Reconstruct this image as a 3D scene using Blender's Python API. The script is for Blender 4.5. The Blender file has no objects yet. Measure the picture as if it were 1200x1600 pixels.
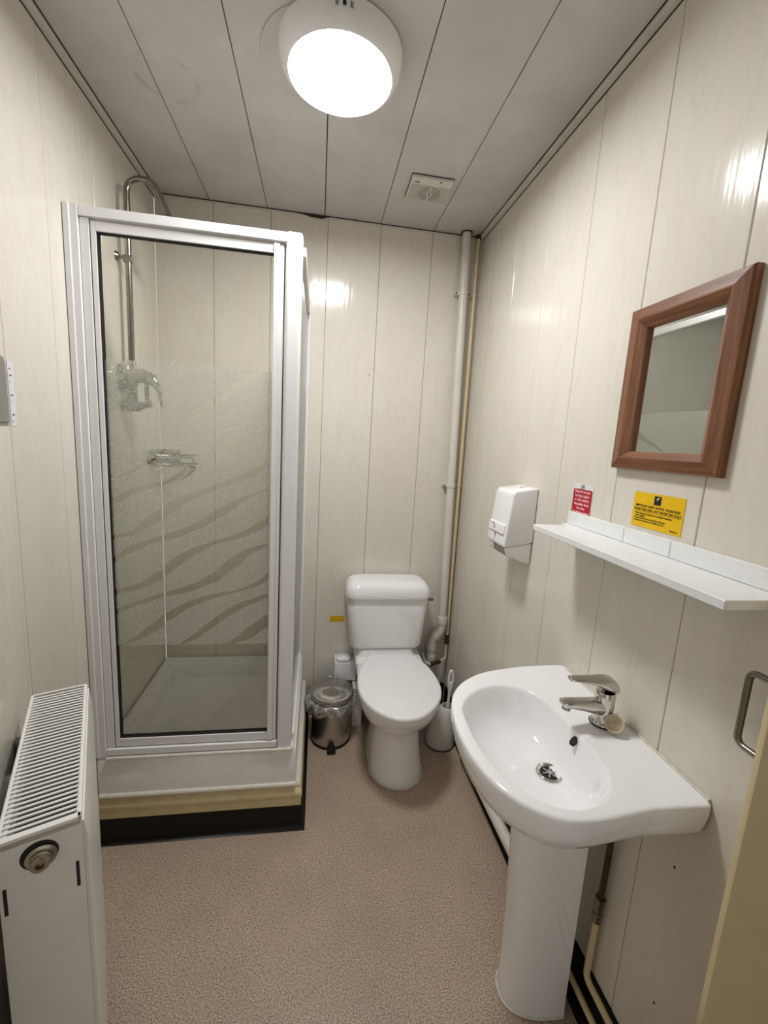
import bpy, bmesh, math, random
from mathutils import Vector, Matrix

random.seed(7)
C = bpy.context.scene.collection
SC = bpy.context.scene

# ------------------------------------------------------------------ camera
YAW, PIT, ROL, FPX = 0.159231082, 0.162593658, -0.0580631881, 666.523
cam_d = bpy.data.cameras.new('camera')
cam_d.sensor_fit = 'HORIZONTAL'
cam_d.sensor_width = 36.0
cam_d.lens = 36.0 * FPX / 1200.0
cam_d.clip_start = 0.01
cam = bpy.data.objects.new('camera', cam_d)
C.objects.link(cam)
_f = Vector((math.sin(YAW) * math.cos(PIT), math.cos(YAW) * math.cos(PIT), -math.sin(PIT)))
_r = Vector((math.cos(YAW), -math.sin(YAW), 0))
_d = _f.cross(_r)
_r2 = math.cos(ROL) * _r + math.sin(ROL) * _d
_d2 = -math.sin(ROL) * _r + math.cos(ROL) * _d
cam.matrix_world = Matrix(((_r2.x, -_d2.x, -_f.x, 0), (_r2.y, -_d2.y, -_f.y, 0),
                           (_r2.z, -_d2.z, -_f.z, 1.5), (0, 0, 0, 1)))
SC.camera = cam

# ------------------------------------------------------------------ world, exposure, lamp strength
w = bpy.data.worlds.new('world'); SC.world = w
w.use_nodes = True
w.node_tree.nodes['Background'].inputs[0].default_value = (1.0, 0.97, 0.94, 1)
w.node_tree.nodes['Background'].inputs[1].default_value = 0.7
LAMP = 96.0            # radiance of the round ceiling lamp's diffuser
SC.view_settings.view_transform = 'Standard'
SC.view_settings.look = 'None'
SC.view_settings.exposure = 0.0
SC.view_settings.gamma = 1.0
SC.view_settings.use_curve_mapping = False

# ------------------------------------------------------------------ room measures (metres, floor z = 0)
XL, XR, YB, ZC = -0.7406, 0.7594, 2.185, 2.508
BEND = 1.18                         # where the left wall turns towards the entrance
ANG = math.radians(24.7)
AX, AY = -0.31, BEND - (0.7406 - 0.31) / math.tan(ANG)

# ------------------------------------------------------------------ helpers
def lin(c):
    return tuple((v / 12.92 if v <= 0.04045 else ((v + 0.055) / 1.055) ** 2.4) for v in c)

class NT:
    def __init__(s, name):
        s.m = bpy.data.materials.new(name); s.m.use_nodes = True
        s.t = s.m.node_tree; s.n = s.t.nodes; s.b = s.n.get('Principled BSDF')
        s.out = s.n.get('Material Output')
    def new(s, typ, **kw):
        o = s.n.new(typ)
        for k, v in kw.items(): setattr(o, k, v)
        return o
    def link(s, a, b): s.t.links.new(a, b)
    def coord(s, scale=(1, 1, 1), rot=(0, 0, 0)):
        tc = s.new('ShaderNodeTexCoord'); mp = s.new('ShaderNodeMapping')
        mp.inputs['Scale'].default_value = scale; mp.inputs['Rotation'].default_value = rot
        s.link(tc.outputs['Object'], mp.inputs['Vector']); return mp.outputs['Vector']
    def noise(s, vec, scale, detail=3, rough=0.5, dist=0.0):
        n = s.new('ShaderNodeTexNoise'); n.inputs['Scale'].default_value = scale
        n.inputs['Detail'].default_value = detail; n.inputs['Roughness'].default_value = rough
        n.inputs['Distortion'].default_value = dist
        s.link(vec, n.inputs['Vector']); return n.outputs['Fac']
    def ramp(s, fac, stops):
        r = s.new('ShaderNodeValToRGB'); e = r.color_ramp.elements
        while len(e) < len(stops): e.new(0.5)
        for el, (p, c) in zip(e, stops):
            el.position = p
            el.color = (c, c, c, 1) if isinstance(c, (int, float)) else (*c, 1)
        s.link(fac, r.inputs['Fac']); return r.outputs['Color']
    def bump(s, h, strength=0.2, dist=0.001):
        b = s.new('ShaderNodeBump'); b.inputs['Strength'].default_value = strength
        b.inputs['Distance'].default_value = dist
        s.link(h, b.inputs['Height']); s.link(b.outputs['Normal'], s.b.inputs['Normal'])

def plain(name, col, rough=0.4, metal=0.0, var=0.06, scale=18, coat=0.0, spec=0.5, bump=0.0, bscale=200):
    """a plain surface: one colour with slight unevenness"""
    k = NT(name); c = lin(col)
    v = k.coord()
    f = k.noise(v, scale, 4)
    lo = tuple(max(0, x * (1 - var)) for x in c); hi = tuple(min(1, x * (1 + var * 0.6)) for x in c)
    k.link(k.ramp(f, [(0.3, lo), (0.7, hi)]), k.b.inputs['Base Color'])
    k.b.inputs['Roughness'].default_value = rough
    k.b.inputs['Metallic'].default_value = metal
    k.b.inputs['Specular IOR Level'].default_value = spec
    k.b.inputs['Coat Weight'].default_value = coat
    k.b.inputs['Coat Roughness'].default_value = 0.06
    if bump: k.bump(k.noise(v, bscale, 2), bump)
    return k.m

M = {}
def make_materials():
    # wall panels: glossy cream pvc with soft slanting marble veins
    k = NT('wall_pvc')
    v = k.coord((3.2, 3.2, 1.1), (0.55, 0.55, 0))
    n1 = k.noise(v, 3.2, 6, 0.62, 0.6)
    vein = k.ramp(n1, [(0.40, lin((0.868, 0.845, 0.797))), (0.49, lin((0.856, 0.831, 0.78))),
                       (0.505, lin((0.82, 0.795, 0.745))), (0.53, lin((0.855, 0.836, 0.796))), (0.7, lin((0.877, 0.857, 0.812)))])
    mixn = k.new('ShaderNodeMix', data_type='RGBA'); mixn.inputs[0].default_value = 0.42
    mixn.inputs[6].default_value = (*lin((0.868, 0.846, 0.80)), 1)
    k.link(vein, mixn.inputs[7]); k.link(mixn.outputs[2], k.b.inputs['Base Color'])
    k.b.inputs['Roughness'].default_value = 0.13
    k.b.inputs['Specular IOR Level'].default_value = 0.5
    vb = k.coord((26, 26, 0.5)); k.bump(k.noise(vb, 1.0, 2), 0.35, 0.004)
    M['wall'] = k.m
    # ceiling panels: satin white pvc with a faint old ring stain
    k = NT('ceiling_pvc')
    v = k.coord()
    f = k.noise(v, 5, 5)
    base = k.ramp(f, [(0.3, lin((0.74, 0.73, 0.715))), (0.7, lin((0.80, 0.79, 0.78)))])
    geo = k.new('ShaderNodeNewGeometry')
    dn = k.new('ShaderNodeVectorMath', operation='DISTANCE'); dn.inputs[1].default_value = (-0.47, 1.52, 2.508)
    k.link(geo.outputs['Position'], dn.inputs[0])
    ring = k.ramp(dn.outputs['Value'], [(0.072, 0.0), (0.082, 1.0), (0.086, 1.0), (0.098, 0.0)])
    rm = k.new('ShaderNodeMath', operation='MULTIPLY'); k.link(ring, rm.inputs[0])
    k.link(k.ramp(k.noise(v, 14, 3), [(0.45, 0.0), (0.62, 0.35)]), rm.inputs[1])
    mx = k.new('ShaderNodeMix', data_type='RGBA'); k.link(rm.outputs[0], mx.inputs[0]); k.link(base, mx.inputs[6])
    mx.inputs[7].default_value = (*lin((0.5, 0.47, 0.42)), 1)
    k.link(mx.outputs[2], k.b.inputs['Base Color']); k.b.inputs['Roughness'].default_value = 0.32
    M['ceil'] = k.m
    # safety vinyl floor: pinkish beige with dark and pale specks
    k = NT('floor_vinyl')
    v = k.coord()
    g1 = k.ramp(k.noise(v, 260, 2, 0.65), [(0.36, lin((0.41, 0.34, 0.285))), (0.46, lin((0.70, 0.61, 0.53))),
                                          (0.6, lin((0.765, 0.68, 0.60))), (0.68, lin((0.93, 0.88, 0.82)))])
    big = k.ramp(k.noise(v, 3.5, 5, 0.6), [(0.3, 0.86), (0.62, 1.0)])
    vo = k.new('ShaderNodeTexVoronoi'); vo.inputs['Scale'].default_value = 60; k.link(v, vo.inputs['Vector'])
    spot = k.ramp(vo.outputs['Distance'], [(0.05, 0.45), (0.09, 1.0)])
    m1 = k.new('ShaderNodeMix', data_type='RGBA', blend_type='MULTIPLY'); m1.inputs[0].default_value = 1
    k.link(g1, m1.inputs[6]); k.link(big, m1.inputs[7])
    m2 = k.new('ShaderNodeMix', data_type='RGBA', blend_type='MULTIPLY'); m2.inputs[0].default_value = 0.6
    k.link(m1.outputs[2], m2.inputs[6]); k.link(spot, m2.inputs[7])
    k.link(m2.outputs[2], k.b.inputs['Base Color']); k.b.inputs['Roughness'].default_value = 0.42
    k.bump(k.noise(v, 260, 2), 0.25, 0.001)
    M['floor'] = k.m
    # wood, grain along y / along z
    for nm, sc in (('wood_y', (60, 2.2, 60)), ('wood_z', (60, 60, 2.2))):
        k = NT(nm); v = k.coord(sc)
        f = k.noise(v, 1.6, 6, 0.65, 0.8)
        k.link(k.ramp(f, [(0.28, lin((0.34, 0.20, 0.125))), (0.5, lin((0.49, 0.315, 0.205))), (0.72, lin((0.60, 0.40, 0.275)))]), k.b.inputs['Base Color'])
        k.b.inputs['Roughness'].default_value = 0.36
        k.bump(f, 0.15, 0.001); M[nm] = k.m
    # brushed steel: anisotropic around the axis
    k = NT('brushed_steel'); v = k.coord((2, 2, 400))
    k.link(k.ramp(k.noise(v, 1, 3), [(0.3, lin((0.70, 0.69, 0.67))), (0.7, lin((0.80, 0.79, 0.77)))]), k.b.inputs['Base Color'])
    k.b.inputs['Metallic'].default_value = 1; k.b.inputs['Roughness'].default_value = 0.3
    k.b.inputs['Anisotropic'].default_value = 0.85
    tg = k.new('ShaderNodeTangent', direction_type='RADIAL', axis='Z'); k.link(tg.outputs[0], k.b.inputs['Tangent'])
    M['brushed'] = k.m
    # clear glass (thin sheet)
    def sheet(name, tint, refl):
        k = NT(name)
        tr = k.new('ShaderNodeBsdfTransparent'); tr.inputs[0].default_value = (*tint, 1)
        gl = k.new('ShaderNodeBsdfGlossy'); gl.inputs['Roughness'].default_value = 0.02
        fr = k.new('ShaderNodeFresnel'); fr.inputs['IOR'].default_value = 1.45
        mm = k.new('ShaderNodeMath', operation='MULTIPLY'); mm.inputs[1].default_value = refl
        k.link(fr.outputs[0], mm.inputs[0])
        mx = k.new('ShaderNodeMixShader'); k.link(mm.outputs[0], mx.inputs[0])
        k.link(tr.outputs[0], mx.inputs[1]); k.link(gl.outputs[0], mx.inputs[2])
        k.link(mx.outputs[0], k.out.inputs['Surface']); return k
    M['glass'] = sheet('clear_glass', (0.975, 0.977, 0.95), 0.8).m
    # frosted print on the glass: fine stipple, part see-through
    k = NT('frosted_print')
    v = k.coord()
    st = k.ramp(k.noise(v, 560, 2, 0.7), [(0.40, 0.14), (0.60, 0.78)])
    tr = k.new('ShaderNodeBsdfTransparent'); tr.inputs[0].default_value = (0.98, 0.985, 0.97, 1)
    df = k.new('ShaderNodeBsdfDiffuse'); df.inputs[0].default_value = (0.93, 0.95, 0.90, 1)
    tl = k.new('ShaderNodeBsdfTranslucent'); tl.inputs[0].default_value = (0.93, 0.95, 0.90, 1)
    a = k.new('ShaderNodeMixShader'); a.inputs[0].default_value = 0.5
    k.link(df.outputs[0], a.inputs[1]); k.link(tl.outputs[0], a.inputs[2])
    b = k.new('ShaderNodeMixShader'); k.link(st, b.inputs[0])
    k.link(tr.outputs[0], b.inputs[1]); k.link(a.outputs[0], b.inputs[2]); k.link(b.outputs[0], k.out.inputs['Surface'])
    M['frost'] = k.m
    # crinkled clear bin bag
    k = NT('bag_film'); v = k.coord()
    tr = k.new('ShaderNodeBsdfTransparent'); tr.inputs[0].default_value = (0.88, 0.87, 0.85, 1)
    gl = k.new('ShaderNodeBsdfGlossy'); gl.inputs['Roughness'].default_value = 0.15
    df = k.new('ShaderNodeBsdfDiffuse'); df.inputs[0].default_value = (0.75, 0.74, 0.72, 1)
    a = k.new('ShaderNodeMixShader'); a.inputs[0].default_value = 0.45
    k.link(gl.outputs[0], a.inputs[1]); k.link(df.outputs[0], a.inputs[2])
    b = k.new('ShaderNodeMixShader')
    k.link(k.ramp(k.noise(v, 45, 4, 0.6, 1.0), [(0.38, 0.15), (0.62, 0.75)]), b.inputs[0])
    k.link(tr.outputs[0], b.inputs[1]); k.link(a.outputs[0], b.inputs[2]); k.link(b.outputs[0], k.out.inputs['Surface'])
    M['bag'] = k.m
    # lamp diffuser (gives the light)
    k = NT('lamp_diffuser'); k.b.inputs['Base Color'].default_value = (1, 1, 1, 1)
    k.b.inputs['Emission Color'].default_value = (0.985, 0.985, 0.99, 1)
    k.b.inputs['Emission Strength'].default_value = LAMP
    M['lamp'] = k.m
    # mirror glass
    k = NT('mirror_silver'); v = k.coord()
    k.link(k.ramp(k.noise(v, 6, 3), [(0.3, (0.86, 0.885, 0.86)), (0.7, (0.91, 0.93, 0.91))]), k.b.inputs['Base Color'])
    k.b.inputs['Metallic'].default_value = 1; k.b.inputs['Roughness'].default_value = 0.015
    M['mirror'] = k.m
    P = plain
    M['gap'] = P('joint_shadow_gap', (0.16, 0.14, 0.11), 0.8)
    M['groove'] = P('joint_groove', (0.62, 0.59, 0.52), 0.5)
    M['ceilgroove'] = P('ceiling_joint', (0.28, 0.26, 0.24), 0.7)
    M['trim'] = P('white_trim', (0.82, 0.80, 0.77), 0.3)
    M['black'] = P('black_vinyl', (0.035, 0.032, 0.033), 0.4, var=0.3, spec=0.3)
    M['cream'] = P('cream_gloss_paint', (0.86, 0.79, 0.615), 0.28, var=0.08, scale=30)
    M['doorcream'] = P('cream_door_paint', (0.84, 0.78, 0.62), 0.4, var=0.05, bump=0.08, bscale=120)
    M['ceramic'] = P('white_ceramic', (0.965, 0.965, 0.965), 0.07, var=0.015, coat=0.4)
    M['plastic'] = P('white_plastic', (0.95, 0.95, 0.95), 0.22, var=0.02)
    M['plastic_grey'] = P('offwhite_plastic', (0.83, 0.82, 0.785), 0.32, var=0.04)
    M['acrylic'] = P('shower_tray_white', (0.94, 0.935, 0.92), 0.2, var=0.04)
    M['powder'] = P('white_powder_coat', (0.93, 0.93, 0.935), 0.3, var=0.02)
    M['radiator'] = P('radiator_enamel', (0.91, 0.905, 0.885), 0.26, var=0.03)
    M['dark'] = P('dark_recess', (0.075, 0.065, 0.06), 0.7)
    M['brownfit'] = P('tarnished_brass', (0.30, 0.24, 0.18), 0.45, metal=0.6, var=0.4, scale=90)
    M['brass'] = P('nickel_brass', (0.66, 0.63, 0.57), 0.22, metal=1.0, var=0.1)
    M['chrome'] = P('chrome', (0.80, 0.79, 0.77), 0.07, metal=1.0, var=0.05)
    M['dullchrome'] = P('dull_chrome', (0.56, 0.55, 0.52), 0.22, metal=1.0, var=0.15, scale=60)
    M['steel'] = P('satin_steel', (0.52, 0.50, 0.46), 0.3, metal=1.0, var=0.1)
    M['pipewhite'] = P('white_pipe_plastic', (0.86, 0.845, 0.81), 0.3, var=0.03)
    M['pipecream'] = P('cream_painted_pipe', (0.85, 0.775, 0.61), 0.3, var=0.06)
    M['sealant'] = P('white_sealant', (0.86, 0.84, 0.79), 0.5, var=0.14, scale=60)
    M['greymetal'] = P('grey_metal_box', (0.50, 0.48, 0.45), 0.4, var=0.06)
    M['window_grey'] = P('smoky_window', (0.44, 0.43, 0.38), 0.25, var=0.15, scale=70)
    M['paper'] = P('white_paper', (0.88, 0.88, 0.90), 0.6, var=0.02)
    M['red'] = P('red_print', (0.70, 0.06, 0.13), 0.4, var=0.05)
    M['yellow'] = P('yellow_print', (0.92, 0.74, 0.04), 0.35, var=0.04)
    M['ink'] = P('black_ink', (0.07, 0.05, 0.05), 0.5)
    M['inkgrey'] = P('grey_ink', (0.42, 0.42, 0.44), 0.5)
    M['inkpink'] = P('white_ink', (0.96, 0.86, 0.86), 0.5)
    M['inkred'] = P('red_ink', (0.55, 0.2, 0.05), 0.5)
    M['plug'] = P('beige_rubber', (0.80, 0.745, 0.65), 0.5, var=0.08, scale=60)
    M['shelf'] = P('white_melamine', (0.93, 0.935, 0.935), 0.2, var=0.04, scale=50)
make_materials()

ORG = {}
def finish(bm, name, mat, parent=None, ang=35, off=None):
    bmesh.ops.recalc_face_normals(bm, faces=bm.faces[:])
    if off is not None: bmesh.ops.translate(bm, verts=bm.verts[:], vec=-Vector(off))
    me = bpy.data.meshes.new(name); bm.to_mesh(me); bm.free()
    me.materials.append(M[mat] if isinstance(mat, str) else mat)
    if ang is not None:
        me.polygons.foreach_set('use_smooth', [True] * len(me.polygons))
        me.set_sharp_from_angle(angle=math.radians(ang))
    o = bpy.data.objects.new(name, me); C.objects.link(o)
    if parent is not None: o.parent = parent
    if ang is not None and ang < 38:
        wn = o.modifiers.new('weighted_normals', 'WEIGHTED_NORMAL'); wn.keep_sharp = True; wn.weight = 100
    return o

def thing(name, label, cat, loc, rotz=0.0, group=None):
    o = bpy.data.objects.new(name, None); C.objects.link(o)
    o.empty_display_size = 0.05
    o.location = loc; o.rotation_euler = (0, 0, rotz)
    o['label'] = label; o['category'] = cat
    if group: o['group'] = group
    ORG[o.name] = Vector((0, 0, 0)) if rotz else Vector(loc)
    return o

def part(root, name, bm, mat, label=None, ang=35, under=None):
    """a mesh child; bm in world coordinates (or the thing's own when it is turned)"""
    o = finish(bm, name, mat, under or root, ang, ORG[root.name])
    if label: o['label'] = label
    return o

def single(name, bm, mat, label, cat, loc, ang=35, group=None):
    o = finish(bm, name, mat, None, ang, loc); o.location = loc
    o['label'] = label; o['category'] = cat
    if group: o['group'] = group
    ORG[o.name] = Vector(loc)
    return o

def struct(name, bm, mat, label, cat='wall', parent=None, ang=35):
    o = finish(bm, name, mat, parent, ang); ORG[o.name] = Vector((0, 0, 0))
    if parent is None:
        o['kind'] = 'structure'; o['label'] = label; o['category'] = cat
    return o

def B(): return bmesh.new()

def box(bm, x0, x1, y0, y1, z0, z1, bev=0.0, seg=2, mat=None):
    r = bmesh.ops.create_cube(bm, size=1.0)
    vs = r['verts']
    for v in vs:
        v.co = Vector((x0 + (v.co.x + .5) * (x1 - x0), y0 + (v.co.y + .5) * (y1 - y0), z0 + (v.co.z + .5) * (z1 - z0)))
    if bev:
        es = list({e for v in vs for e in v.link_edges})
        rr = bmesh.ops.bevel(bm, geom=es, offset=bev, segments=seg, profile=0.5, affect='EDGES', clamp_overlap=True)
        vs = list({v for f in rr['faces'] for v in f.verts} | {v for v in vs if v.is_valid})
    if mat is not None: bmesh.ops.transform(bm, matrix=mat, verts=vs)
    return vs

def loft(bm, rings, cap0=True, cap1=True, closed=True):
    vr = [[bm.verts.new(p) for p in r] for r in rings]
    for a, b in zip(vr, vr[1:]):
        n = len(a)
        for i in range(n if closed else n - 1):
            j = (i + 1) % n
            try: bm.faces.new((a[i], a[j], b[j], b[i]))
            except ValueError: pass
    if cap0 and len(vr[0]) > 2: bm.faces.new(vr[0][::-1])
    if cap1 and len(vr[-1]) > 2: bm.faces.new(vr[-1])
    return vr

def lathe(bm, prof, cx, cy, seg=40, sx=1.0, sy=1.0, cap0=True, cap1=True):
    rings = [[(cx + r * sx * math.cos(2 * math.pi * i / seg), cy + r * sy * math.sin(2 * math.pi * i / seg), z)
              for i in range(seg)] for r, z in prof]
    return loft(bm, rings, cap0, cap1)

def rpath(pts, rad, n=6):
    """round the corners of a polyline"""
    P = [Vector(p) for p in pts]; out = [P[0]]
    for a, b, c in zip(P, P[1:], P[2:]):
        u = (a - b); v = (c - b)
        r = min(rad, u.length * .49, v.length * .49)
        p0 = b + u.normalized() * r; p2 = b + v.normalized() * r
        for i in range(n + 1):
            t = i / n; out.append((1 - t) ** 2 * p0 + 2 * t * (1 - t) * b + t * t * p2)
    out.append(P[-1]); return out

def tube(bm, pts, r, seg=14, cap=True, closed=False, flat=1.0):
    P = [Vector(p) for p in pts]; n = len(P)
    R = r if isinstance(r, (list, tuple)) else [r] * n
    rings = []; nrm = None
    for i, p in enumerate(P):
        if closed: t = P[(i + 1) % n] - P[i - 1]
        else: t = P[min(i + 1, n - 1)] - P[max(i - 1, 0)]
        t = t.normalized()
        if nrm is None:
            a = Vector((0, 0, 1)) if abs(t.z) < .9 else Vector((1, 0, 0))
            nrm = (a - t * a.dot(t)).normalized()
        else:
            nrm = (nrm - t * nrm.dot(t)).normalized()
        bi = t.cross(nrm)
        rings.append([p + R[i] * (math.cos(2 * math.pi * k / seg) * nrm * flat + math.sin(2 * math.pi * k / seg) * bi) for k in range(seg)])
    if closed: rings.append(rings[0]); 
    vr = loft(bm, rings, cap and not closed, cap and not closed)
    if closed: bmesh.ops.remove_doubles(bm, verts=bm.verts[:], dist=1e-6)
    return vr

def prism(bm, poly, axis, a, b, bev=0.0, seg=2):
    """extrude a 2-D polygon along an axis ('x','y','z')"""
    def P(u, v, w): return {'x': (w, u, v), 'y': (u, w, v), 'z': (u, v, w)}[axis]
    r0 = [bm.verts.new(P(u, v, a)) for u, v in poly]; r1 = [bm.verts.new(P(u, v, b)) for u, v in poly]
    n = len(poly); fs = [bm.faces.new(r0[::-1]), bm.faces.new(r1)]
    for i in range(n): fs.append(bm.faces.new((r0[i], r0[(i + 1) % n], r1[(i + 1) % n], r1[i])))
    if bev:
        es = list({e for f in fs for e in f.edges})
        bmesh.ops.bevel(bm, geom=es, offset=bev, segments=seg, profile=0.5, affect='EDGES', clamp_overlap=True)

def rrect(cx, cy, hx, hy, r, z, n=6):
    out = []
    for sx, sy, a0 in ((1, 1, 0), (-1, 1, 90), (-1, -1, 180), (1, -1, 270)):
        for i in range(n + 1):
            a = math.radians(a0 + 90 * i / n)
            out.append((cx + sx * (hx - r) + r * math.cos(a), cy + sy * (hy - r) + r * math.sin(a), z))
    return out

def catmull(pts, per=8):
    n = len(pts); out = []
    for i in range(n):
        p0, p1, p2, p3 = (Vector((*pts[(i + k - 1) % n], 0)) for k in range(4))
        for j in range(per):
            t = j / per
            out.append(0.5 * ((2 * p1) + (-p0 + p2) * t + (2 * p0 - 5 * p1 + 4 * p2 - p3) * t * t + (-p0 + 3 * p1 - 3 * p2 + p3) * t ** 3))
    return [(p.x, p.y) for p in out]

def catmull_open(pts, per=8):
    P = [(2 * pts[0][0] - pts[1][0], 2 * pts[0][1] - pts[1][1])] + list(pts) + [(2 * pts[-1][0] - pts[-2][0], 2 * pts[-1][1] - pts[-2][1])]
    out = catmull(P, per)
    return out[per:per * (len(pts)) + 1]

def radial(poly, c, angs):
    """distance from c to a closed outline along each angle"""
    out = []; n = len(poly)
    for a in angs:
        d = (math.cos(a), math.sin(a)); best = 0
        for i in range(n):
            x1, y1 = poly[i][0] - c[0], poly[i][1] - c[1]; x2, y2 = poly[(i + 1) % n][0] - c[0], poly[(i + 1) % n][1] - c[1]
            ex, ey = x2 - x1, y2 - y1; den = d[0] * ey - d[1] * ex
            if abs(den) < 1e-12: continue
            t = (x1 * ey - y1 * ex) / den; s = (x1 * d[1] - y1 * d[0]) / den
            if t > 0 and -1e-6 <= s <= 1 + 1e-6: best = max(best, t)
        out.append(best)
    return out

def lettering(root, name, body, size, pos, u, v, mat, align='LEFT', under=None, depth=0.0002, squeeze=1.0, bold=0.0):
    """flat lettering lying on a surface: u = reading direction, v = up"""
    cu = bpy.data.curves.new('lettering', 'FONT'); cu.body = body; cu.size = size
    cu.align_x = align; cu.align_y = 'CENTER'; cu.extrude = depth; cu.resolution_u = 2; cu.offset = bold * size
    t = bpy.data.objects.new('lettering_source', cu)
    me = bpy.data.meshes.new_from_object(t)
    bm = B(); bm.from_mesh(me)
    u = Vector(u); v = Vector(v); n = u.cross(v)
    mt = Matrix(((u.x * squeeze, v.x, n.x, pos[0]), (u.y * squeeze, v.y, n.y, pos[1]), (u.z * squeeze, v.z, n.z, pos[2]), (0, 0, 0, 1)))
    bmesh.ops.transform(bm, matrix=mt, verts=bm.verts[:])
    bpy.data.objects.remove(t); bpy.data.curves.remove(cu); bpy.data.meshes.remove(me)
    return part(root, name, bm, mat, ang=None, under=under)

# ================================================================== THE SETTING
bm = B(); box(bm, -0.80, 1.56, -0.66, YB + 0.06, -0.06, 0.0)
struct('floor', bm, 'floor', 'speckled pinkish beige vinyl floor', 'floor')

def strip(bm, a, b, n, t0, t1, z0, z1, bev=0.0):
    """an upright slab between plan points a, b, from t0 to t1 along the room-side normal n"""
    a = Vector((*a, 0)); b = Vector((*b, 0)); n = Vector((*n, 0)).normalized()
    d = (b - a); L = d.length; d = d.normalized()
    mt = Matrix(((d.x, n.x, 0, a.x), (d.y, n.y, 0, a.y), (0, 0, 1, 0), (0, 0, 0, 1)))
    return box(bm, 0, L, t0, t1, z0, z1, bev, 1, mat=mt)

def panelled_wall(name, label, a, b, n, cuts, z1=ZC, thick=0.009, gap=0.0016):
    """wall core plus one upright panel per cut, joints recessed"""
    bm = B(); strip(bm, a, b, n, -0.07, -thick + 0.0005, 0, z1)
    wl = struct(name, bm, 'groove', label)
    A = Vector(a); D = Vector(b) - A; L = D.length; D = D.normalized()
    cs = [0] + [c for c in cuts if 0 < c < L] + [L]
    for c0, c1 in zip(cs, cs[1:]):
        bm = B(); p0 = A + D * (c0 + gap / 2); p1 = A + D * (c1 - gap / 2)
        strip(bm, p0, p1, n, -thick, 0, 0.0, z1, 0.0018)
        struct('wall_panel', bm, 'wall', '', parent=wl, ang=20)
    return wl

panelled_wall('wall_back', 'cream marbled panel wall behind the toilet', (XL, YB), (XR, YB), (0, -1),
              [x - XL for x in (-0.495, -0.244, 0.0117, 0.26, 0.511)])
panelled_wall('wall_right', 'cream marbled panel wall with mirror and basin', (XR, YB), (XR, 0.545), (-1, 0),
              [YB - y for y in (2.035, 1.765, 1.505, 1.257, 0.995, 0.739)])
panelled_wall('wall_left', 'cream marbled panel wall behind the shower', (XL, BEND), (XL, YB), (1, 0),
              [y - BEND for y in (1.389, 1.654, 1.91, 2.165)])
panelled_wall('wall_entrance_left', 'cream marbled panel wall behind the radiator', (XL, BEND), (AX, AY),
              (math.cos(ANG), math.sin(ANG)), [0.26, 0.52, 0.78])
for wl, p, n in ((bpy.data.objects['wall_back'], (0.2372, YB, 1.822), (0, -1, 0)), (bpy.data.objects['wall_right'], (XR, 0.650, 0.6625), (-1, 0, 0)), (bpy.data.objects['wall_right'], (XR, 0.6367, 0.331), (-1, 0, 0))):
    bm = B(); p = Vector(p); n = Vector(n); tube(bm, [p - n * .001, p + n * .0008], 0.0028, 10); struct('screw_hole', bm, 'dark', '', parent=wl)
bm = B(); strip(bm, (AX, AY), (AX, -0.6), (1, 0), -0.07, 0, 0, ZC)
struct('wall_entrance_side', bm, 'wall', 'plain cream wall beside the entrance')
bm = B(); strip(bm, (AX, -0.6), (-0.25, -0.6), (0, 1), -0.05, 0, 0, ZC); strip(bm, (0.6, -0.6), (1.5, -0.6), (0, 1), -0.05, 0, 0, ZC); strip(bm, (-0.25, -0.6), (0.6, -0.6), (0, 1), -0.05, 0, 2.05, ZC)
struct('wall_front', bm, 'wall', 'plain cream wall with the open doorway behind the viewer')
bm = B(); strip(bm, (1.5, -0.6), (1.5, 0.545), (-1, 0), -0.05, 0, 0, ZC)
struct('wall_alcove', bm, 'wall', 'plain cream wall of the door alcove')
bm = B(); strip(bm, (XR + 0.07, 0.545), (1.5, 0.545), (0, -1), -0.05, 0, 0, ZC)
struct('wall_alcove_return', bm, 'wall', 'plain cream return wall behind the open door')

# ceiling: long panels running away from the viewer
bm = B(); box(bm, -0.80, 1.56, -0.66, YB + 0.06, ZC + 0.008, ZC + 0.08)
ceil = struct('ceiling', bm, 'ceilgroove', 'white panelled ceiling', 'ceiling')
xs = [-0.80, -0.51, -0.2605, -0.0035, 0.2565, 0.511, 0.768, 1.02, 1.28, 1.56]
for x0, x1 in zip(xs, xs[1:]):
    g = 0.0016 if abs(x1 + 0.0035) > .01 else 0.0026
    bm = B(); box(bm, x0 + 0.0009, x1 - g, -0.66, YB + 0.0, ZC, ZC + 0.009, 0.0012, 1)
    struct('ceiling_panel', bm, 'ceil', '', parent=ceil, ang=20)
# dark gap where the panel edge has dropped above the back wall
bm = B(); prism(bm, [(-0.165, ZC - 0.001), (0.035, ZC - 0.001), (-0.02, ZC - 0.013), (-0.07, ZC - 0.011), (-0.11, ZC - 0.006)], 'y', YB - 0.0085, YB - 0.0006)
struct('ceiling_gap', bm, 'gap', '', parent=ceil)

# thin edging strips between walls and ceiling (white with dark lines either side)
def edging(name, label, a, b, n):
    bm = B(); strip(bm, a, b, n, 0.001, 0.022, ZC - 0.014, ZC - 0.002, 0.001)
    o = struct(name, bm, 'trim', label, 'trim')
    bm = B(); strip(bm, a, b, n, 0.0005, 0.0245, ZC - 0.002, ZC - 0.0004)
    struct('shadow_line', bm, 'gap', '', parent=o)
    bm = B(); strip(bm, a, b, n, 0.0005, 0.002, ZC - 0.017, ZC - 0.0138)
    struct('shadow_line', bm, 'gap', '', parent=o)
edging('trim_1', 'white ceiling edging strip along the right wall', (XR, YB), (XR, 0.6), (-1, 0))
edging('trim_2', 'white ceiling edging strip along the left wall', (XL, BEND), (XL, YB), (1, 0))
bm = B(); strip(bm, (XL, YB), (XR, YB), (0, -1), 0.0005, 0.006, ZC - 0.010, ZC - 0.0035, 0.001)
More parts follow.
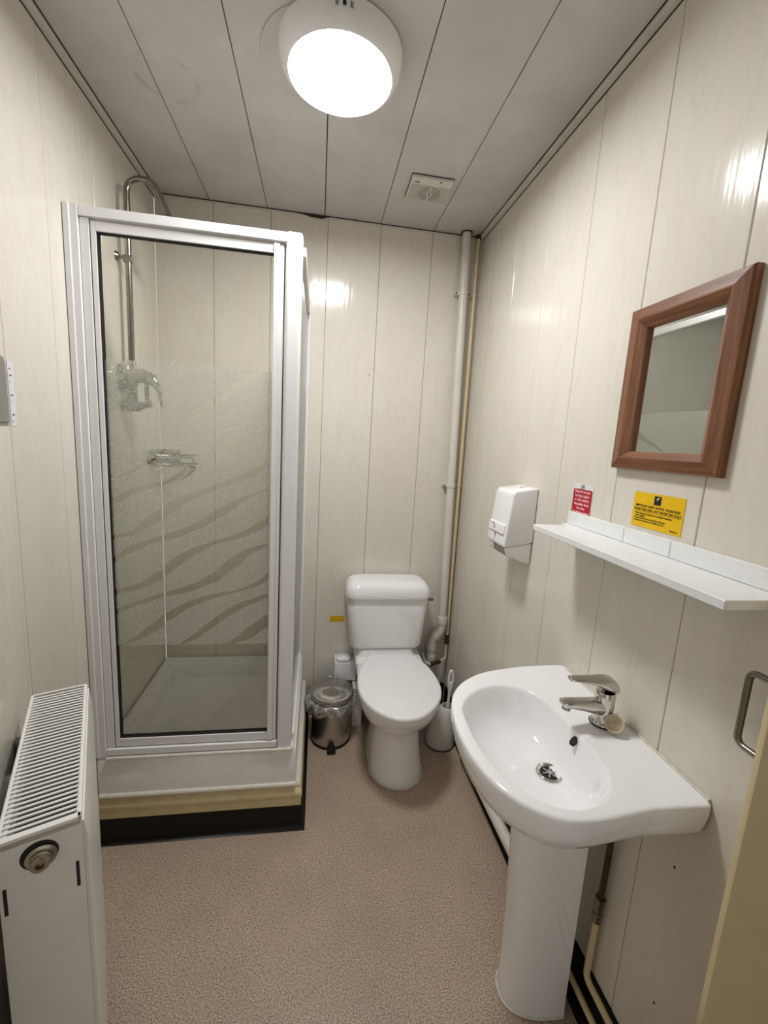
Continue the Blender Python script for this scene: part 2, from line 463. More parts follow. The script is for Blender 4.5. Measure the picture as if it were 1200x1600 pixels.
o = struct('trim_3', bm, 'trim', 'thin ceiling edging strip along the back wall', 'trim')
bm = B(); strip(bm, (XL + 0.02, YB), (XR - 0.02, YB), (0, -1), 0.0004, 0.0072, ZC - 0.0035, ZC - 0.0003)
struct('shadow_line', bm, 'gap', '', parent=o)
bm = B(); box(bm, XR - 0.012, XR - 0.0005, YB - 0.012, YB - 0.0005, 0.15, ZC - 0.02, 0.003, 2)
struct('trim_4', bm, 'trim', 'white corner strip between back and right walls', 'trim')

def skirting(name, label, a, b, n, h=0.15):
    """black coved vinyl skirting with a rounded foot"""
    A = Vector((*a, 0)); D = Vector((*b, 0)) - A; N = Vector((*n, 0)).normalized()
    pr = [(0.0005, 0.0), (0.028, 0.0), (0.021, 0.002), (0.012, 0.008), (0.006, 0.018), (0.004, 0.03), (0.004, h - .003), (0.003, h), (0.0005, h)]
    rings = [[A + D * t + N * p[0] + Vector((0, 0, p[1])) for p in pr] for t in (0, 1)]
    bm = B(); loft(bm, rings); return struct(name, bm, 'black', label, 'skirting')
skirting('baseboard_back', 'black coved skirting along the back wall', (-0.01, YB), (XR, YB), (0, -1))
skirting('baseboard_right', 'black coved skirting along the right wall', (XR, YB - 0.03), (XR, 0.56), (-1, 0))
skirting('baseboard_left', 'black coved skirting behind the radiator', (XL + 0.03, BEND - 0.05), (AX, AY), (math.cos(ANG), math.sin(ANG)))

# door leaf at the right edge, seen from its back, its pull handle on the far side
bm = B()
box(bm, 0.6605, 1.42, 0.470, 0.48, 0.012, 2.02, 0.0022, 2)
door = struct('door_1', bm, 'doorcream', 'cream painted door leaf at the right edge', 'door')
bm = B(); tube(bm, rpath([(0.708, 0.4801, 1.166), (0.708, 0.545, 1.166), (0.708, 0.545, 1.038), (0.708, 0.4801, 1.038)], 0.016, 8), 0.0055, 14)
h = finish(bm, 'door_handle', 'steel', door); h['label'] = 'satin steel pull handle'
bm = B(); box(bm, 1.42, 1.46, 0.45, 0.49, 0, 2.06, 0.003); box(bm, 1.46, 1.498, 0.45, 0.49, 0, 2.06, 0.003)
struct('trim_5', bm, 'doorcream', 'cream door post at the hinge side', 'trim')

# ================================================================== CEILING LAMP
def ring_pts(cx, cy, r, z, n=64): return [(cx + r * math.cos(2 * math.pi * i / n), cy + r * math.sin(2 * math.pi * i / n), z) for i in range(n)]
lx, ly = 0.027, 1.322
t = thing('ceiling_lamp', 'round white ceiling lamp, lit, on the ceiling above the toilet', 'lamp', (lx, ly, ZC))
bm = B(); lathe(bm, [(0.158, ZC - 0.0006), (0.163, ZC - 0.004), (0.162, ZC - 0.022), (0.157, ZC - 0.040), (0.147, ZC - 0.053), (0.141, ZC - 0.0575), (0.137, ZC - 0.0585), (0.135, ZC - 0.056), (0.135, ZC - 0.03)], lx, ly, 72)
part(t, 'lamp_body', bm, 'plastic', ang=50)
bm = B(); lathe(bm, [(0.1345, ZC - 0.048), (0.1345, ZC - 0.0535), (0.12, ZC - 0.0545), (0.06, ZC - 0.0555), (0.004, ZC - 0.056)], lx, ly, 64)
part(t, 'diffuser', bm, 'lamp', 'glowing white diffuser')
for a in (-0.12, -0.095, 0.095, 0.12):
    an = -math.pi / 2 + a; bm = B()
    mt = Matrix.Translation((lx, ly, 0)) @ Matrix.Rotation(an, 4, 'Z')
    box(bm, 0.1615, 0.1635, -0.0007, 0.0007, ZC - 0.030, ZC - 0.018, mat=mt)
    part(t, 'vent_slot', bm, 'dark')
bm = B(); an = -math.pi / 2
tube(bm, [(lx, ly - 0.1605, ZC - 0.024), (lx, ly - 0.1640, ZC - 0.0235)], 0.0045, 16); part(t, 'sensor_eye', bm, 'dark')
bm = B(); lathe(bm, [(0.150, ZC - 0.0002), (0.163, ZC - 0.0004), (0.163, ZC - 0.003), (0.160, ZC - 0.004), (0.02, ZC - 0.004)], -0.022, 1.362, 64)
single('ceiling_plate', bm, 'ceil', 'thin round blanking plate on the ceiling, peeping out left of the lamp', 'plate', (-0.022, 1.362, ZC))

# ================================================================== CEILING FAN
fx0, fx1, fy0, fy1 = 0.320, 0.484, 1.770, 1.925
t = thing('extractor_fan', 'square white extractor fan grille on the ceiling above the toilet', 'fan', ((fx0 + fx1) / 2, (fy0 + fy1) / 2, ZC))
bm = B(); box(bm, fx0, fx1, fy0, fy1, ZC - 0.014, ZC - 0.0004, 0.004, 3); part(t, 'fan_cover', bm, 'plastic_grey')
bm = B(); box(bm, fx0 - 0.0015, fx1 + 0.0015, fy0 - 0.002, fy1 + 0.001, ZC - 0.0012, ZC - 0.0003); part(t, 'shadow_gasket', bm, 'gap')
fcx, fcy = 0.406, 1.862
bm = B(); lathe(bm, [(0.047, ZC - 0.0138), (0.047, ZC - 0.0148), (0.001, ZC - 0.0148)], fcx, fcy, 40); part(t, 'fan_opening', bm, 'gap')
for i in range(14):
    y = fy0 + 0.043 + i * 0.0077
    bm = B(); box(bm, fx0 + 0.006, fx1 - 0.006, y, y + 0.0036, ZC - 0.0162, ZC - 0.0150, 0.0004, 1)
    part(t, 'slat', bm, 'plastic_grey')
bm = B(); box(bm, fcx - 0.0025, fcx + 0.0025, fy0 + 0.042, fy1 - 0.004, ZC - 0.0168, ZC - 0.0146); part(t, 'rib', bm, 'plastic_grey')
bm = B(); lathe(bm, [(0.012, ZC - 0.0146), (0.012, ZC - 0.0168), (0.001, ZC - 0.0168)], fcx, fcy, 20); part(t, 'hub', bm, 'plastic_grey')
bm = B(); box(bm, fx0 + 0.014, fx0 + 0.034, fy0 + 0.022, fy0 + 0.029, ZC - 0.0148, ZC - 0.0139); part(t, 'badge', bm, 'inkgrey', 'small grey badge')
bm = B(); tube(bm, [(0.432, fy0 + 0.008, ZC - 0.0139), (0.432, fy0 + 0.008, ZC - 0.0152)], 0.0035, 12); part(t, 'cord_hole', bm, 'dark')

# ================================================================== SHOWER
PY = 1.46
# plinth: black vinyl foot, cream moulding
t = thing('shower_plinth', 'low plinth under the shower tray with black foot and cream moulding', 'plinth', (-0.38, 1.8, 0))
bm = B(); box(bm, XL + 0.002, -0.030, PY + 0.012, YB - 0.004, 0.001, 0.192); part(t, 'plinth_core', bm, 'plastic_grey')
def run_profile(pr, path):
    rings = []
    for (x, y), (nx, ny) in path: rings.append([(x + nx * o, y + ny * o, z) for o, z in pr])
    bm = B(); loft(bm, rings); return bm
MPATH = [((XL + 0.002, PY + 0.012), (0, -1)), ((-0.030, PY + 0.012), (.4, -1)), ((-0.030, YB - 0.006), (.4, 0))]
PATH = [((XL + 0.002, PY + 0.012), (0, -1)), ((-0.030, PY + 0.012), (1, -1)), ((-0.030, YB - 0.006), (1, 0))]
part(t, 'black_foot', run_profile([(0.0, 0.0), (0.024, 0.0), (0.017, 0.003), (0.012, 0.010), (0.0095, 0.02), (0.0095, 0.1035), (0.0, 0.1035)], PATH), 'black', 'black vinyl foot strip')
part(t, 'moulding', run_profile([(0.0, 0.104), (0.013, 0.104), (0.015, 0.106), (0.0155, 0.131), (0.013, 0.135), (0.0125, 0.1385), (0.0165, 0.1395), (0.0185, 0.143), (0.0215, 0.150), (0.0225, 0.157), (0.021, 0.165), (0.016, 0.172), (0.010, 0.176), (0.0085, 0.180), (0.0085, 0.188), (0.006, 0.190), (0.0, 0.190)], MPATH), 'cream', 'cream painted wooden moulding', ang=38.5)
# tray
t = thing('shower_tray', 'white square shower tray standing on the cream and black plinth', 'shower tray', (-0.38, 1.8, 0.193))
bm = B()
cx, cy, hx, hy = (XL + 0.004 - 0.046) / 2, (PY + 0.0 + YB - 0.004) / 2, (-0.046 - XL - 0.004) / 2, (YB - 0.004 - PY) / 2
loft(bm, [rrect(cx, cy, hx - .004, hy - .004, .006, 0.194), rrect(cx, cy, hx, hy, .008, 0.198), rrect(cx, cy, hx, hy, .010, 0.338), rrect(cx, cy, hx - .003, hy - .003, .010, 0.345),
          rrect(cx, cy, hx - .010, hy - .010, .012, 0.348), rrect(cx, cy, hx - .034, hy - .034, .02, 0.348), rrect(cx, cy, hx - .037, hy - .037, .022, 0.346), rrect(cx, cy, hx - .040, hy - .040, .025, 0.334),
          rrect(cx, cy, hx - .058, hy - .058, .03, 0.333), rrect(cx, cy, hx - .061, hy - .061, .03, 0.331), rrect(cx, cy, hx - .075, hy - .075, .03, 0.270), rrect(cx, cy, hx - .10, hy - .10, .03, 0.258), rrect(cx, cy, .05, .05, .03, 0.252)], True, True)
part(t, 'tray_body', bm, 'acrylic', ang=40)
bm = B(); tube(bm, [(XL + 0.012, PY - 0.003, 0.2005), (-0.046, PY - 0.003, 0.2005)], 0.0085, 8); part(t, 'sealant_bead', bm, 'sealant', 'rough white sealant bead below the tray')
# enclosure
GZ0, GZ1 = 0.355, 2.117
t = thing('shower_enclosure', 'white framed shower enclosure with wavy frosted glass door', 'shower enclosure', (-0.40, 1.49, 0.348))
bm = B(); box(bm, XL + 0.002, -0.702, PY + 0.0, PY + 0.05, GZ0 - 0.006, GZ1 + 0.002, 0.002, 2); box(bm, XL + 0.002, -0.7215, PY - 0.004, PY + 0.03, GZ0 - 0.004, GZ1 + 0.002, 0.0015, 1)
part(t, 'wall_post', bm, 'powder')
bm = B(); box(bm, -0.7015, -0.676, PY + 0.008, PY + 0.04, GZ0 + 0.026, GZ1 - 0.028, 0.003, 2); part(t, 'hinge_post', bm, 'powder')
bm = B(); box(bm, -0.7018, -0.0975, PY + 0.002, PY + 0.046, GZ1 - 0.027, GZ1, 0.002, 2); part(t, 'top_rail', bm, 'powder')
bm = B(); box(bm, -0.7018, -0.1195, PY + 0.002, PY + 0.046, GZ0, GZ0 + 0.025, 0.003, 2); part(t, 'bottom_rail', bm, 'powder')
bm = B(); loft(bm, [rrect(-0.0925, PY + 0.024, 0.0255 - e, 0.024 - e, 0.011 - e, z, 5) for z, e in ((GZ0 - 0.004, 0), (GZ1 - 0.004, 0), (GZ1 + 0.002, 0.003))])
part(t, 'corner_post', bm, 'powder')
# return panel (square on to the door)
bm = B(); box(bm, -0.0715, -0.0665, PY + 0.05, YB - 0.030, GZ0 + 0.016, GZ1 - 0.040); sgl = part(t, 'side_glass', bm, 'glass', 'clear glass side panel')
bm = B(); box(bm, -0.080, -0.058, PY + 0.05, YB - 0.032, GZ0 - 0.004, GZ0 + 0.02, 0.002, 1); part(t, 'side_bottom_rail', bm, 'powder')
bm = B(); box(bm, -0.080, -0.058, PY + 0.05, YB - 0.032, GZ1 - 0.046, GZ1 - 0.019, 0.002, 1); part(t, 'side_top_rail', bm, 'powder')
bm = B(); box(bm, -0.084, -0.054, YB - 0.031, YB - 0.0008, GZ0 - 0.004, GZ1, 0.002, 1); part(t, 'side_wall_post', bm, 'powder')
bm = B(); tube(bm, rpath([(-0.70, PY - 0.002, 0.349), (-0.058, PY - 0.002, 0.349), (-0.056, YB - 0.01, 0.349)], 0.02), 0.0055, 8); part(t, 'sealant_bead', bm, 'sealant', 'white sealant bead at the foot of the frame')
# door
DY0, DY1 = PY + 0.010, PY + 0.036
dx0, dx1, dz0, dz1 = -0.6735, -0.1235, GZ0 + 0.029, GZ1 - 0.034
bm = B()
box(bm, dx0, -0.659, DY0, DY1, dz0, dz1, 0.002, 2); box(bm, -0.1545, dx1 - 0.013, DY0 - 0.006, DY1, dz0, dz1, 0.002, 2)
box(bm, dx1 - 0.0135, dx1, DY0, DY1, dz0, dz1, 0.002, 1)
box(bm, -0.6595, -0.154, DY0, DY1, dz1 - 0.027, dz1, 0.002, 2); box(bm, -0.6595, -0.154, DY0, DY1, dz0, dz0 + 0.030, 0.002, 2)
dfr = part(t, 'door_frame', bm, 'powder')
bm = B()
box(bm, -0.6592, -0.6562, DY0 + 0.004, DY1 - 0.004, dz0 + 0.030, dz1 - 0.027); box(bm, -0.6592, -0.1542, DY0 + 0.004, DY1 - 0.004, dz0 + 0.0298, dz0 + 0.0326)
box(bm, -0.6592, -0.1542, DY0 + 0.004, DY1 - 0.004, dz1 - 0.0290, dz1 - 0.0268)
part(t, 'glazing_seal', bm, 'dark', 'thin dark glazing seal', under=dfr)
bm = B(); box(bm, -0.6745, -0.6735, DY0 + 0.002, DY1 - 0.004, dz0, dz1); box(bm, dx1, dx1 + 0.0018, DY0 + 0.004, DY1 - 0.004, dz0, dz1)
part(t, 'door_gap_seal', bm, 'dark', 'thin dark seal at the door edges', under=dfr)
GY = PY + 0.024
bm = B(); box(bm, -0.659, -0.154, GY, GY + 0.005, dz0 + 0.028, dz1 - 0.025); gl = part(t, 'door_glass', bm, 'glass', 'clear glass with frosted wavy print')
# frosted print: everything between the clear wavy ribbons
def P3(u, v):           # measured ribbon outline -> (x, z) in the glass plane
    ca = Vector(((u - 600) / FPX, (v - 800) / FPX, 1.0)); dd = _r2 * ca.x + _d2 * ca.y + _f * ca.z
    s = (GY - 0.0006) / dd.y; return dd.x * s, 1.5 + dd.z * s
def crop(p): return P3(80 + p[0] / 2.857, 480 + p[1] / 2.857)
RIB = [
 ([(540, 520), (650, 450), (740, 400), (820, 340), (900, 290), (950, 276)], [(540, 520), (650, 478), (740, 440), (840, 370), (930, 305), (955, 282)]),
 ([(290, 760), (340, 732), (440, 680), (540, 612), (640, 580), (800, 540), (970, 480)], [(290, 764), (340, 748), (430, 705), (540, 618), (640, 583), (800, 552), (970, 510)]),
 ([(275, 852), (380, 795), (480, 780), (580, 740), (640, 700), (720, 640), (800, 600), (880, 570), (970, 545)], [(275, 880), (380, 830), (480, 800), (560, 780), (640, 745), (720, 700), (800, 640), (880, 590), (970, 553)]),
 ([(265, 1022), (360, 1000), (440, 930), (520, 870), (620, 830), (700, 805), (800, 765), (880, 730), (970, 692)], [(265, 1036), (380, 1015), (460, 970), (540, 920), (620, 860), (700, 830), (780, 800), (880, 770), (970, 718)]),
 ([(265, 1122), (360, 1060), (460, 1030), (560, 1000), (660, 955), (760, 890), (840, 850), (970, 812)], [(265, 1145), (360, 1095), (460, 1050), (560, 1030), (660, 990), (760, 940), (840, 880), (920, 832), (970, 822)]),
 ([(265, 1262), (380, 1240), (480, 1180), (560, 1110), (640, 1070), (740, 1040), (840, 1010), (970, 932)], [(265, 1288), (380, 1265), (480, 1225), (580, 1150), (640, 1105), (740, 1055), (840, 1035), (900, 1010), (970, 972)]),
 ([(265, 1358), (380, 1310), (500, 1275), (620, 1240), (720, 1190), (800, 1120), (880, 1075), (970, 1054)], [(265, 1380), (400, 1325), (520, 1290), (640, 1265), (740, 1225), (820, 1165), (900, 1095), (970, 1068)]),
 ([(300, 1512), (360, 1480), (440, 1420), (520, 1360), (620, 1310), (720, 1280), (820, 1265), (900, 1235), (970, 1187)], [(300, 1513), (390, 1486), (460, 1450), (540, 1390), (620, 1340), (720, 1300), (820, 1275), (900, 1255), (970, 1222)]),
 ([(560, 1512), (610, 1478), (700, 1410), (780, 1350), (860, 1310), (970, 1278)], [(570, 1513), (640, 1486), (720, 1430), (800, 1375), (880, 1330), (970, 1298)]),
 ([(760, 1512), (820, 1478), (880, 1425), (970, 1368)], [(770, 1513), (880, 1484), (970, 1426)]),
]
def interp(pl, x):
    if x <= pl[0][0]: return pl[0][1]
    for (a, b), (c, d) in zip(pl, pl[1:]):
        if x <= c:
            s = (x - a) / (c - a); s = s * s * (3 - 2 * s) * .5 + s * .5; return b + (d - b) * s
    return pl[-1][1]
gx0, gx1, NX = -0.656, -0.1546, 90
zt0, zb0 = 1.700, 0.7595
cols = []
RW = [([crop(p) for p in u], [crop(p) for p in l]) for u, l in RIB]
for i in range(NX + 1):
    x = gx0 + (gx1 - gx0) * i / NX; f = i / NX
    zs = [zt0 + 0.008 * math.sin(f * 3.0)]
    for u, l in RW:
        zu, zl = interp(u, x), interp(l, x)
        if x < u[0][0] or x > u[-1][0] + .004: zl = zu
        zu = min(zu, zs[-1] - 0.0005); zl = min(zl, zu); zu, zl = max(zu, zb0 + .0005), max(zl, zb0 + .0005)
        zs += [zu, zl]
    zs.append(zb0); cols.append((x, zs))
bm = B(); nb = len(cols[0][1]) // 2
for k in range(nb):
    prev = None
    for x, zs in cols:
        a, b = zs[2 * k], zs[2 * k + 1]
        cur = (bm.verts.new((x, GY - 0.0006, a)), bm.verts.new((x, GY - 0.0006, b)))
        if prev and (prev[0].co.z - prev[1].co.z > 1e-4 or a - b > 1e-4): bm.faces.new((prev[0], cur[0], cur[1], prev[1]))
        prev = cur
part(t, 'frosted_print', bm, 'frost', 'frosted bands parted by clear wavy ribbons', ang=None, under=gl)
bm = B()                                         # the same print on the side panel
for k in range(nb):
    prev = None
    for x, zs in cols:
        a, b = zs[2 * k], zs[2 * k + 1]; y = PY + 0.052 + (x - gx0) / (gx1 - gx0) * (YB - 0.032 - PY - 0.052)
        cur = (bm.verts.new((-0.0660, y, a)), bm.verts.new((-0.0660, y, b)))
        if prev and (prev[0].co.z - prev[1].co.z > 1e-4 or a - b > 1e-4): bm.faces.new((prev[0], cur[0], cur[1], prev[1]))
        prev = cur
part(t, 'frosted_print', bm, 'frost', 'frosted bands on the side panel', ang=None, under=sgl)

# shower mixer: flange, body, long curved lever, outlet, riser, hooped arm and spray head
t = thing('shower_mixer', 'chrome shower mixer with tall hooped riser pipe on the left wall', 'shower', (XL, 1.79, 1.60))
bm = B(); 
loft(bm, [[(x, 1.795 + r * math.cos(a), 1.682 + r * 1.15 * math.sin(a)) for a in [2 * math.pi * i / 32 for i in range(32)]] for x, r in ((XL + 0.0008, 0.046), (XL + 0.006, 0.046), (XL + 0.014, 0.041), (XL + 0.018, 0.030), (XL + 0.052, 0.026), (XL + 0.058, 0.022))])
part(t, 'valve_body', bm, 'chrome')
bm = B(); P = rpath([(-0.700, 1.795, 1.690), (-0.640, 1.79, 1.692), (-0.604, 1.785, 1.655), (-0.592, 1.78, 1.578)], 0.05, 10)
tube(bm, P, [0.022 * (1 - i / (len(P) - 1)) ** .8 + 0.006 for i in range(len(P))], 14); part(t, 'lever', bm, 'chrome', 'long curved lever')
bm = B(); box(bm, XL + 0.0008, -0.672, 1.770, 1.812, 1.560, 1.600, 0.008, 3); tube(bm, [(-0.705, 1.795, 1.655), (-0.705, 1.795, 1.595)], 0.02, 16); part(t, 'lower_outlet', bm, 'dullchrome')
bm = B(); tube(bm, [(-0.652, 1.795, 1.668), (-0.652, 1.795, 1.606)], 0.008, 12); tube(bm, [(-0.690, 1.788, 1.572), (-0.636, 1.784, 1.594)], [0.010, 0.014], 14); part(t, 'diverter_knob', bm, 'dullchrome')
bm = B(); P = rpath([(-0.702, 1.797, 1.735), (-0.699, 1.797, 2.36), (-0.610, 1.797, 2.372), (-0.557, 1.797, 2.245)], 0.085, 12)
tube(bm, P, 0.0105, 16); part(t, 'riser_pipe', bm, 'dullchrome')
bm = B(); tube(bm, [(-0.7022, 1.797, 1.700), (-0.7022, 1.797, 1.745)], [0.017, 0.0155], 16); part(t, 'riser_nut', bm, 'chrome')
bm = B(); tube(bm, [(XL + 0.0008, 1.797, 2.105), (-0.690, 1.797, 2.100)], 0.006, 10); tube(bm, [(XL + 0.0008, 1.797, 2.105), (XL + 0.01, 1.797, 2.105)], [0.018, 0.011], 16)
tube(bm, [(-0.716, 1.797, 2.100), (-0.686, 1.797, 2.098)], 0.0135, 16); part(t, 'riser_bracket', bm, 'dullchrome')
bm = B(); P = [(-0.5630, 1.797, 2.2600), (-0.5575, 1.797, 2.2470), (-0.554, 1.797, 2.239), (-0.550, 1.797, 2.229), (-0.546, 1.797, 2.219), (-0.536, 1.797, 2.197), (-0.534, 1.797, 2.193)]
tube(bm, P, [0.012, 0.016, 0.016, 0.011, 0.013, 0.026, 0.025], 20); part(t, 'spray_head', bm, 'dullchrome')

# corner basket
t = thing('soap_basket', 'chrome wire soap basket in the back corner of the shower', 'soap basket', (-0.69, 2.13, 1.34))
bm = B(); CP = [(XL + 0.010, YB - 0.012), (XL + 0.010, YB - 0.17), (XL + 0.175, YB - 0.012)]
for z in (1.345, 1.385):
    tube(bm, rpath([(*CP[0], z), (*CP[1], z), (XL + 0.10, YB - 0.12, z), (*CP[2], z), (*CP[0], z)], 0.03), 0.003, 8)
part(t, 'rim_wires', bm, 'dullchrome')
for i in range(9):
    f = i / 8; bm = B()
    tube(bm, [(XL + 0.012 + f * 0.155, YB - 0.014, 1.345), (XL + 0.012 + f * 0.155, YB - 0.020 - (1 - f) * 0.140, 1.345)], 0.0018, 6); part(t, 'base_wire', bm, 'dullchrome')
bm = B(); box(bm, XL + 0.0015, XL + 0.014, YB - 0.165, YB - 0.012, 1.352, 1.408, 0.004, 2); box(bm, XL + 0.004, XL + 0.092, YB - 0.014, YB - 0.0015, 1.352, 1.408, 0.004, 2); part(t, 'wall_mount', bm, 'chrome')

# ================================================================== RADIATOR (stands parallel to the turned wall)
t = thing('radiator', 'white panel radiator with slatted top on the left wall', 'radiator', (-0.4927, 0.8268, 0), ANG)
RL, RW_, RT, RB = 0.428, 0.106, 0.884, 0.10
a, b = RW_ / 2, RL / 2
bm = B()                                        # front panel with upright ribs
ys = []; n = 26
rows = [(RB, -0.006), (RB + 0.02, 0), (RB + 0.05, 0), (RT - 0.075, 0), (RT - 0.045, 0), (RT - 0.012, -0.004)]
rings = []
for z, o in rows:
    rg = []
    for i in range(n * 4 + 1):
        y = -b + 0.004 + (RL - 0.008) * i / (n * 4); ph = i % 4
        rib = (0.0, 0.0018, 0.0018, 0.0)[ph] if RB + 0.03 < z < RT - 0.05 else 0.0
        rg.append((a + 0.0065 + o + rib, y, z))
    rings.append(rg)
back = [[(p[0] - 0.012, p[1], p[2]) for p in r] for r in rings]
loft(bm, [r + bk[::-1] for r, bk in zip(rings, back)])
part(t, 'front_panel', bm, 'radiator', 'ribbed front panel', ang=25)
bm = B(); box(bm, -a, -a + 0.012, -b + 0.004, b - 0.004, RB, RT - 0.012, 0.003, 2); part(t, 'rear_panel', bm, 'radiator')
for sy in (-1, 1):
    bm = B(); y0, y1 = sorted((sy * b, sy * (b - 0.0035)))
    box(bm, -a, a, y0, y1, RB - 0.004, RT - 0.004, 0.0015, 2)
    sp = part(t, 'end_cover', bm, 'radiator')
    if sy < 0:
        for x0, z0 in ((a - 0.0115, 0.7575), (-a + 0.005, 0.7575)):
            bm = B(); box(bm, x0, x0 + 0.0045, -b - 0.0006, -b + 0.0005, z0, z0 + 0.047); part(t, 'end_slot', bm, 'dark', under=sp)
        kx, kz = -0.002, 0.842
        bm = B(); loft(bm, [[(kx + r * math.cos(q), y, kz + r * math.sin(q)) for q in [2 * math.pi * i / 36 for i in range(36)]] for y, r in ((-b - 0.0002, 0.024), (-b - 0.0012, 0.0235), (-b - 0.0012, 0.001))])
        part(t, 'plug_opening', bm, 'dark', under=sp)
        bm = B(); loft(bm, [[(kx + 0.002 + r * math.cos(q), y, kz - 0.002 + r * math.sin(q)) for q in [2 * math.pi * i / 36 for i in range(36)]] for y, r in ((-b - 0.0010, 0.0205), (-b - 0.005, 0.020), (-b - 0.0065, 0.015), (-b - 0.012, 0.0148), (-b - 0.0125, 0.013), (-b - 0.019, 0.0125), (-b - 0.021, 0.011), (-b - 0.021, 0.0055), (-b - 0.015, 0.005), (-b - 0.015, 0.0005))])
        part(t, 'end_plug', bm, 'brass', 'chrome coloured end plug', under=sp, ang=30)
bm = B()                                         # grille frame
for x0, x1, y0, y1 in ((-a, -a + 0.006, -b, b), (a - 0.007, a, -b, b), (-a, a, -b, -b + 0.012), (-a, a, b - 0.006, b)):
    box(bm, x0, x1, y0, y1, RT - 0.016, RT, 0.002, 2)
gf = part(t, 'top_grille', bm, 'radiator')
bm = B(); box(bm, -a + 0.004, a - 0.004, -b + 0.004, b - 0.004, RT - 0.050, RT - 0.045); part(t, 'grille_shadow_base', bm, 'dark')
NS = 36; slat0 = None
bm = B(); mt = Matrix.Rotation(math.radians(12), 4, 'X'); box(bm, -a + 0.005, a - 0.006, -0.0019, 0.0019, -0.0015, 0.0015, mat=mt)
slat0 = finish(bm, 'slat', 'radiator', gf, None)
for i in range(NS):
    o = slat0 if i == 0 else slat0.copy()
    if i: C.objects.link(o)
    o.location = (0, -b + 0.016 + (RL - 0.026) * (i + 0.5) / NS, RT - 0.0035)
bm = B()                                         # convector fins between the panels
for i in range(30):
    y = -b + 0.012 + (RL - 0.024) * i / 29; box(bm, -a + 0.013, a - 0.010, y, y + 0.001, RB + 0.03, RT - 0.062)
o = part(t, 'convector_fins', bm, 'radiator'); o['kind'] = 'stuff'
for y in (-b + 0.07, b - 0.07):
    bm = B(); box(bm, -a - 0.0235, -a + 0.001, y - 0.012, y + 0.012, RT - 0.13, RT - 0.06, 0.002, 1); part(t, 'wall_bracket', bm, 'greymetal')
for y in (-b + 0.04, b - 0.03):
    bm = B(); tube(bm, [(0, y, 0.0), (0, y, RB + 0.02)], 0.0075, 12); part(t, 'feed_pipe', bm, 'pipecream')

# grey box and paper notice at the left edge, on the turned wall
def on_turned(s): return Vector((XL + math.sin(ANG) * s, BEND - math.cos(ANG) * s, 0))
N_ = Vector((math.cos(ANG), math.sin(ANG), 0)); T_ = Vector((math.sin(ANG), -math.cos(ANG), 0))
def turned(s, z): p = on_turned(s); return Matrix(((T_.x, N_.x, 0, p.x), (T_.y, N_.y, 0, p.y), (0, 0, 1, z), (0, 0, 0, 1)))
t = thing('wall_box', 'grey metal box at the left edge, beside the shower', 'box', tuple(on_turned(0.25) + Vector((0, 0, 1.49))))
bm = B(); box(bm, 0.18, 0.32, 0.0008, 0.022, 0.0, 0.139, 0.002, 2, mat=turned(0, 1.488)); part(t, 'box_body', bm, 'greymetal')
bm = B(); box(bm, 0.192, 0.308, 0.0222, 0.025, 0.008, 0.131, 0.001, 1, mat=turned(0, 1.488)); part(t, 'box_front', bm, 'greymetal')
t = thing('wall_notice', 'narrow white paper notice beside the grey box on the left wall', 'notice', (XL, BEND + 0.01, 1.49))
bm = B(); box(bm, XL + 0.0006, XL + 0.0012, BEND + 0.004, BEND + 0.024, 1.486, 1.640); part(t, 'notice_sheet', bm, 'paper')
for i in range(9):
    if i in (2, 5): continue
    bm = B(); box(bm, XL + 0.0012, XL + 0.0014, BEND + 0.009, BEND + 0.011 + 0.006 * ((i * 5) % 3) / 2, 1.496 + i * 0.0155, 1.500 + i * 0.0155); part(t, 'print_line', bm, 'inkgrey')

# ================================================================== TOILET
tx = 0.392
t = thing('toilet', 'white close-coupled toilet with closed lid against the back wall', 'toilet', (tx, 1.85, 0))
def egg(cx, yf, yb, hw, z, nb=0.55, n=56, ex=2.0):
    """plan ring: round front at yf, flatter back at yb"""
    ym = yf + hw * 1.12; out = []
    for i in range(n):
        a = 2 * math.pi * i / n; c, s = math.cos(a), math.sin(a)
        if s < 0: x = abs(c) ** (2 / ex) * math.copysign(1, c) * hw; y = ym + s * (ym - yf)
        else:
            x = abs(c) ** nb * math.copysign(1, c) * hw * (1 - 0.10 * s); y = ym + abs(s) ** nb * (yb - ym)
        out.append((cx + x, y, z))
    return out
bm = B()
fx = 0.402
loft(bm, [egg(fx, 1.608, 2.08, .120, 0.001), egg(fx, 1.606, 2.08, .122, 0.012), egg(fx, 1.617, 2.08, .117, 0.05), egg(fx - .002, 1.640, 2.08, .110, 0.12), egg(fx - .004, 1.652, 2.09, .108, 0.19),
          egg(fx - .006, 1.650, 2.09, .110, 0.232), egg(fx - .008, 1.640, 2.09, .120, 0.245), egg(tx + .004, 1.604, 2.10, .141, 0.268), egg(tx + .002, 1.565, 2.10, .158, 0.305),
          egg(tx, 1.532, 2.11, .171, 0.345), egg(tx, 1.513, 2.12, .178, 0.38), egg(tx, 1.507, 2.12, .180, 0.398), egg(tx, 1.515, 2.12, .174, 0.404)])
part(t, 'pan', bm, 'ceramic', ang=60)
bm = B(); loft(bm, [rrect(tx, 2.06, .120, .085, .03, 0.27), rrect(tx, 2.06, .165, .10, .035, 0.33), rrect(tx, 2.055, .172, .112, .035, 0.395), rrect(tx, 2.055, .170, .110, .035, 0.402), rrect(tx - .012, 2.085, .150, .075, .03, 0.412), rrect(tx - .015, 2.092, .145, .068, .03, 0.449)])
part(t, 'cistern_shelf', bm, 'ceramic', ang=50)
bm = B(); tube(bm, [(fx - 0.02, 1.6225, 0.031), (fx - 0.013, 1.621, 0.045)], [0.004, 0.002], 8); part(t, 'scuff_mark', bm, 'brownfit', 'small brown scuff at the foot')
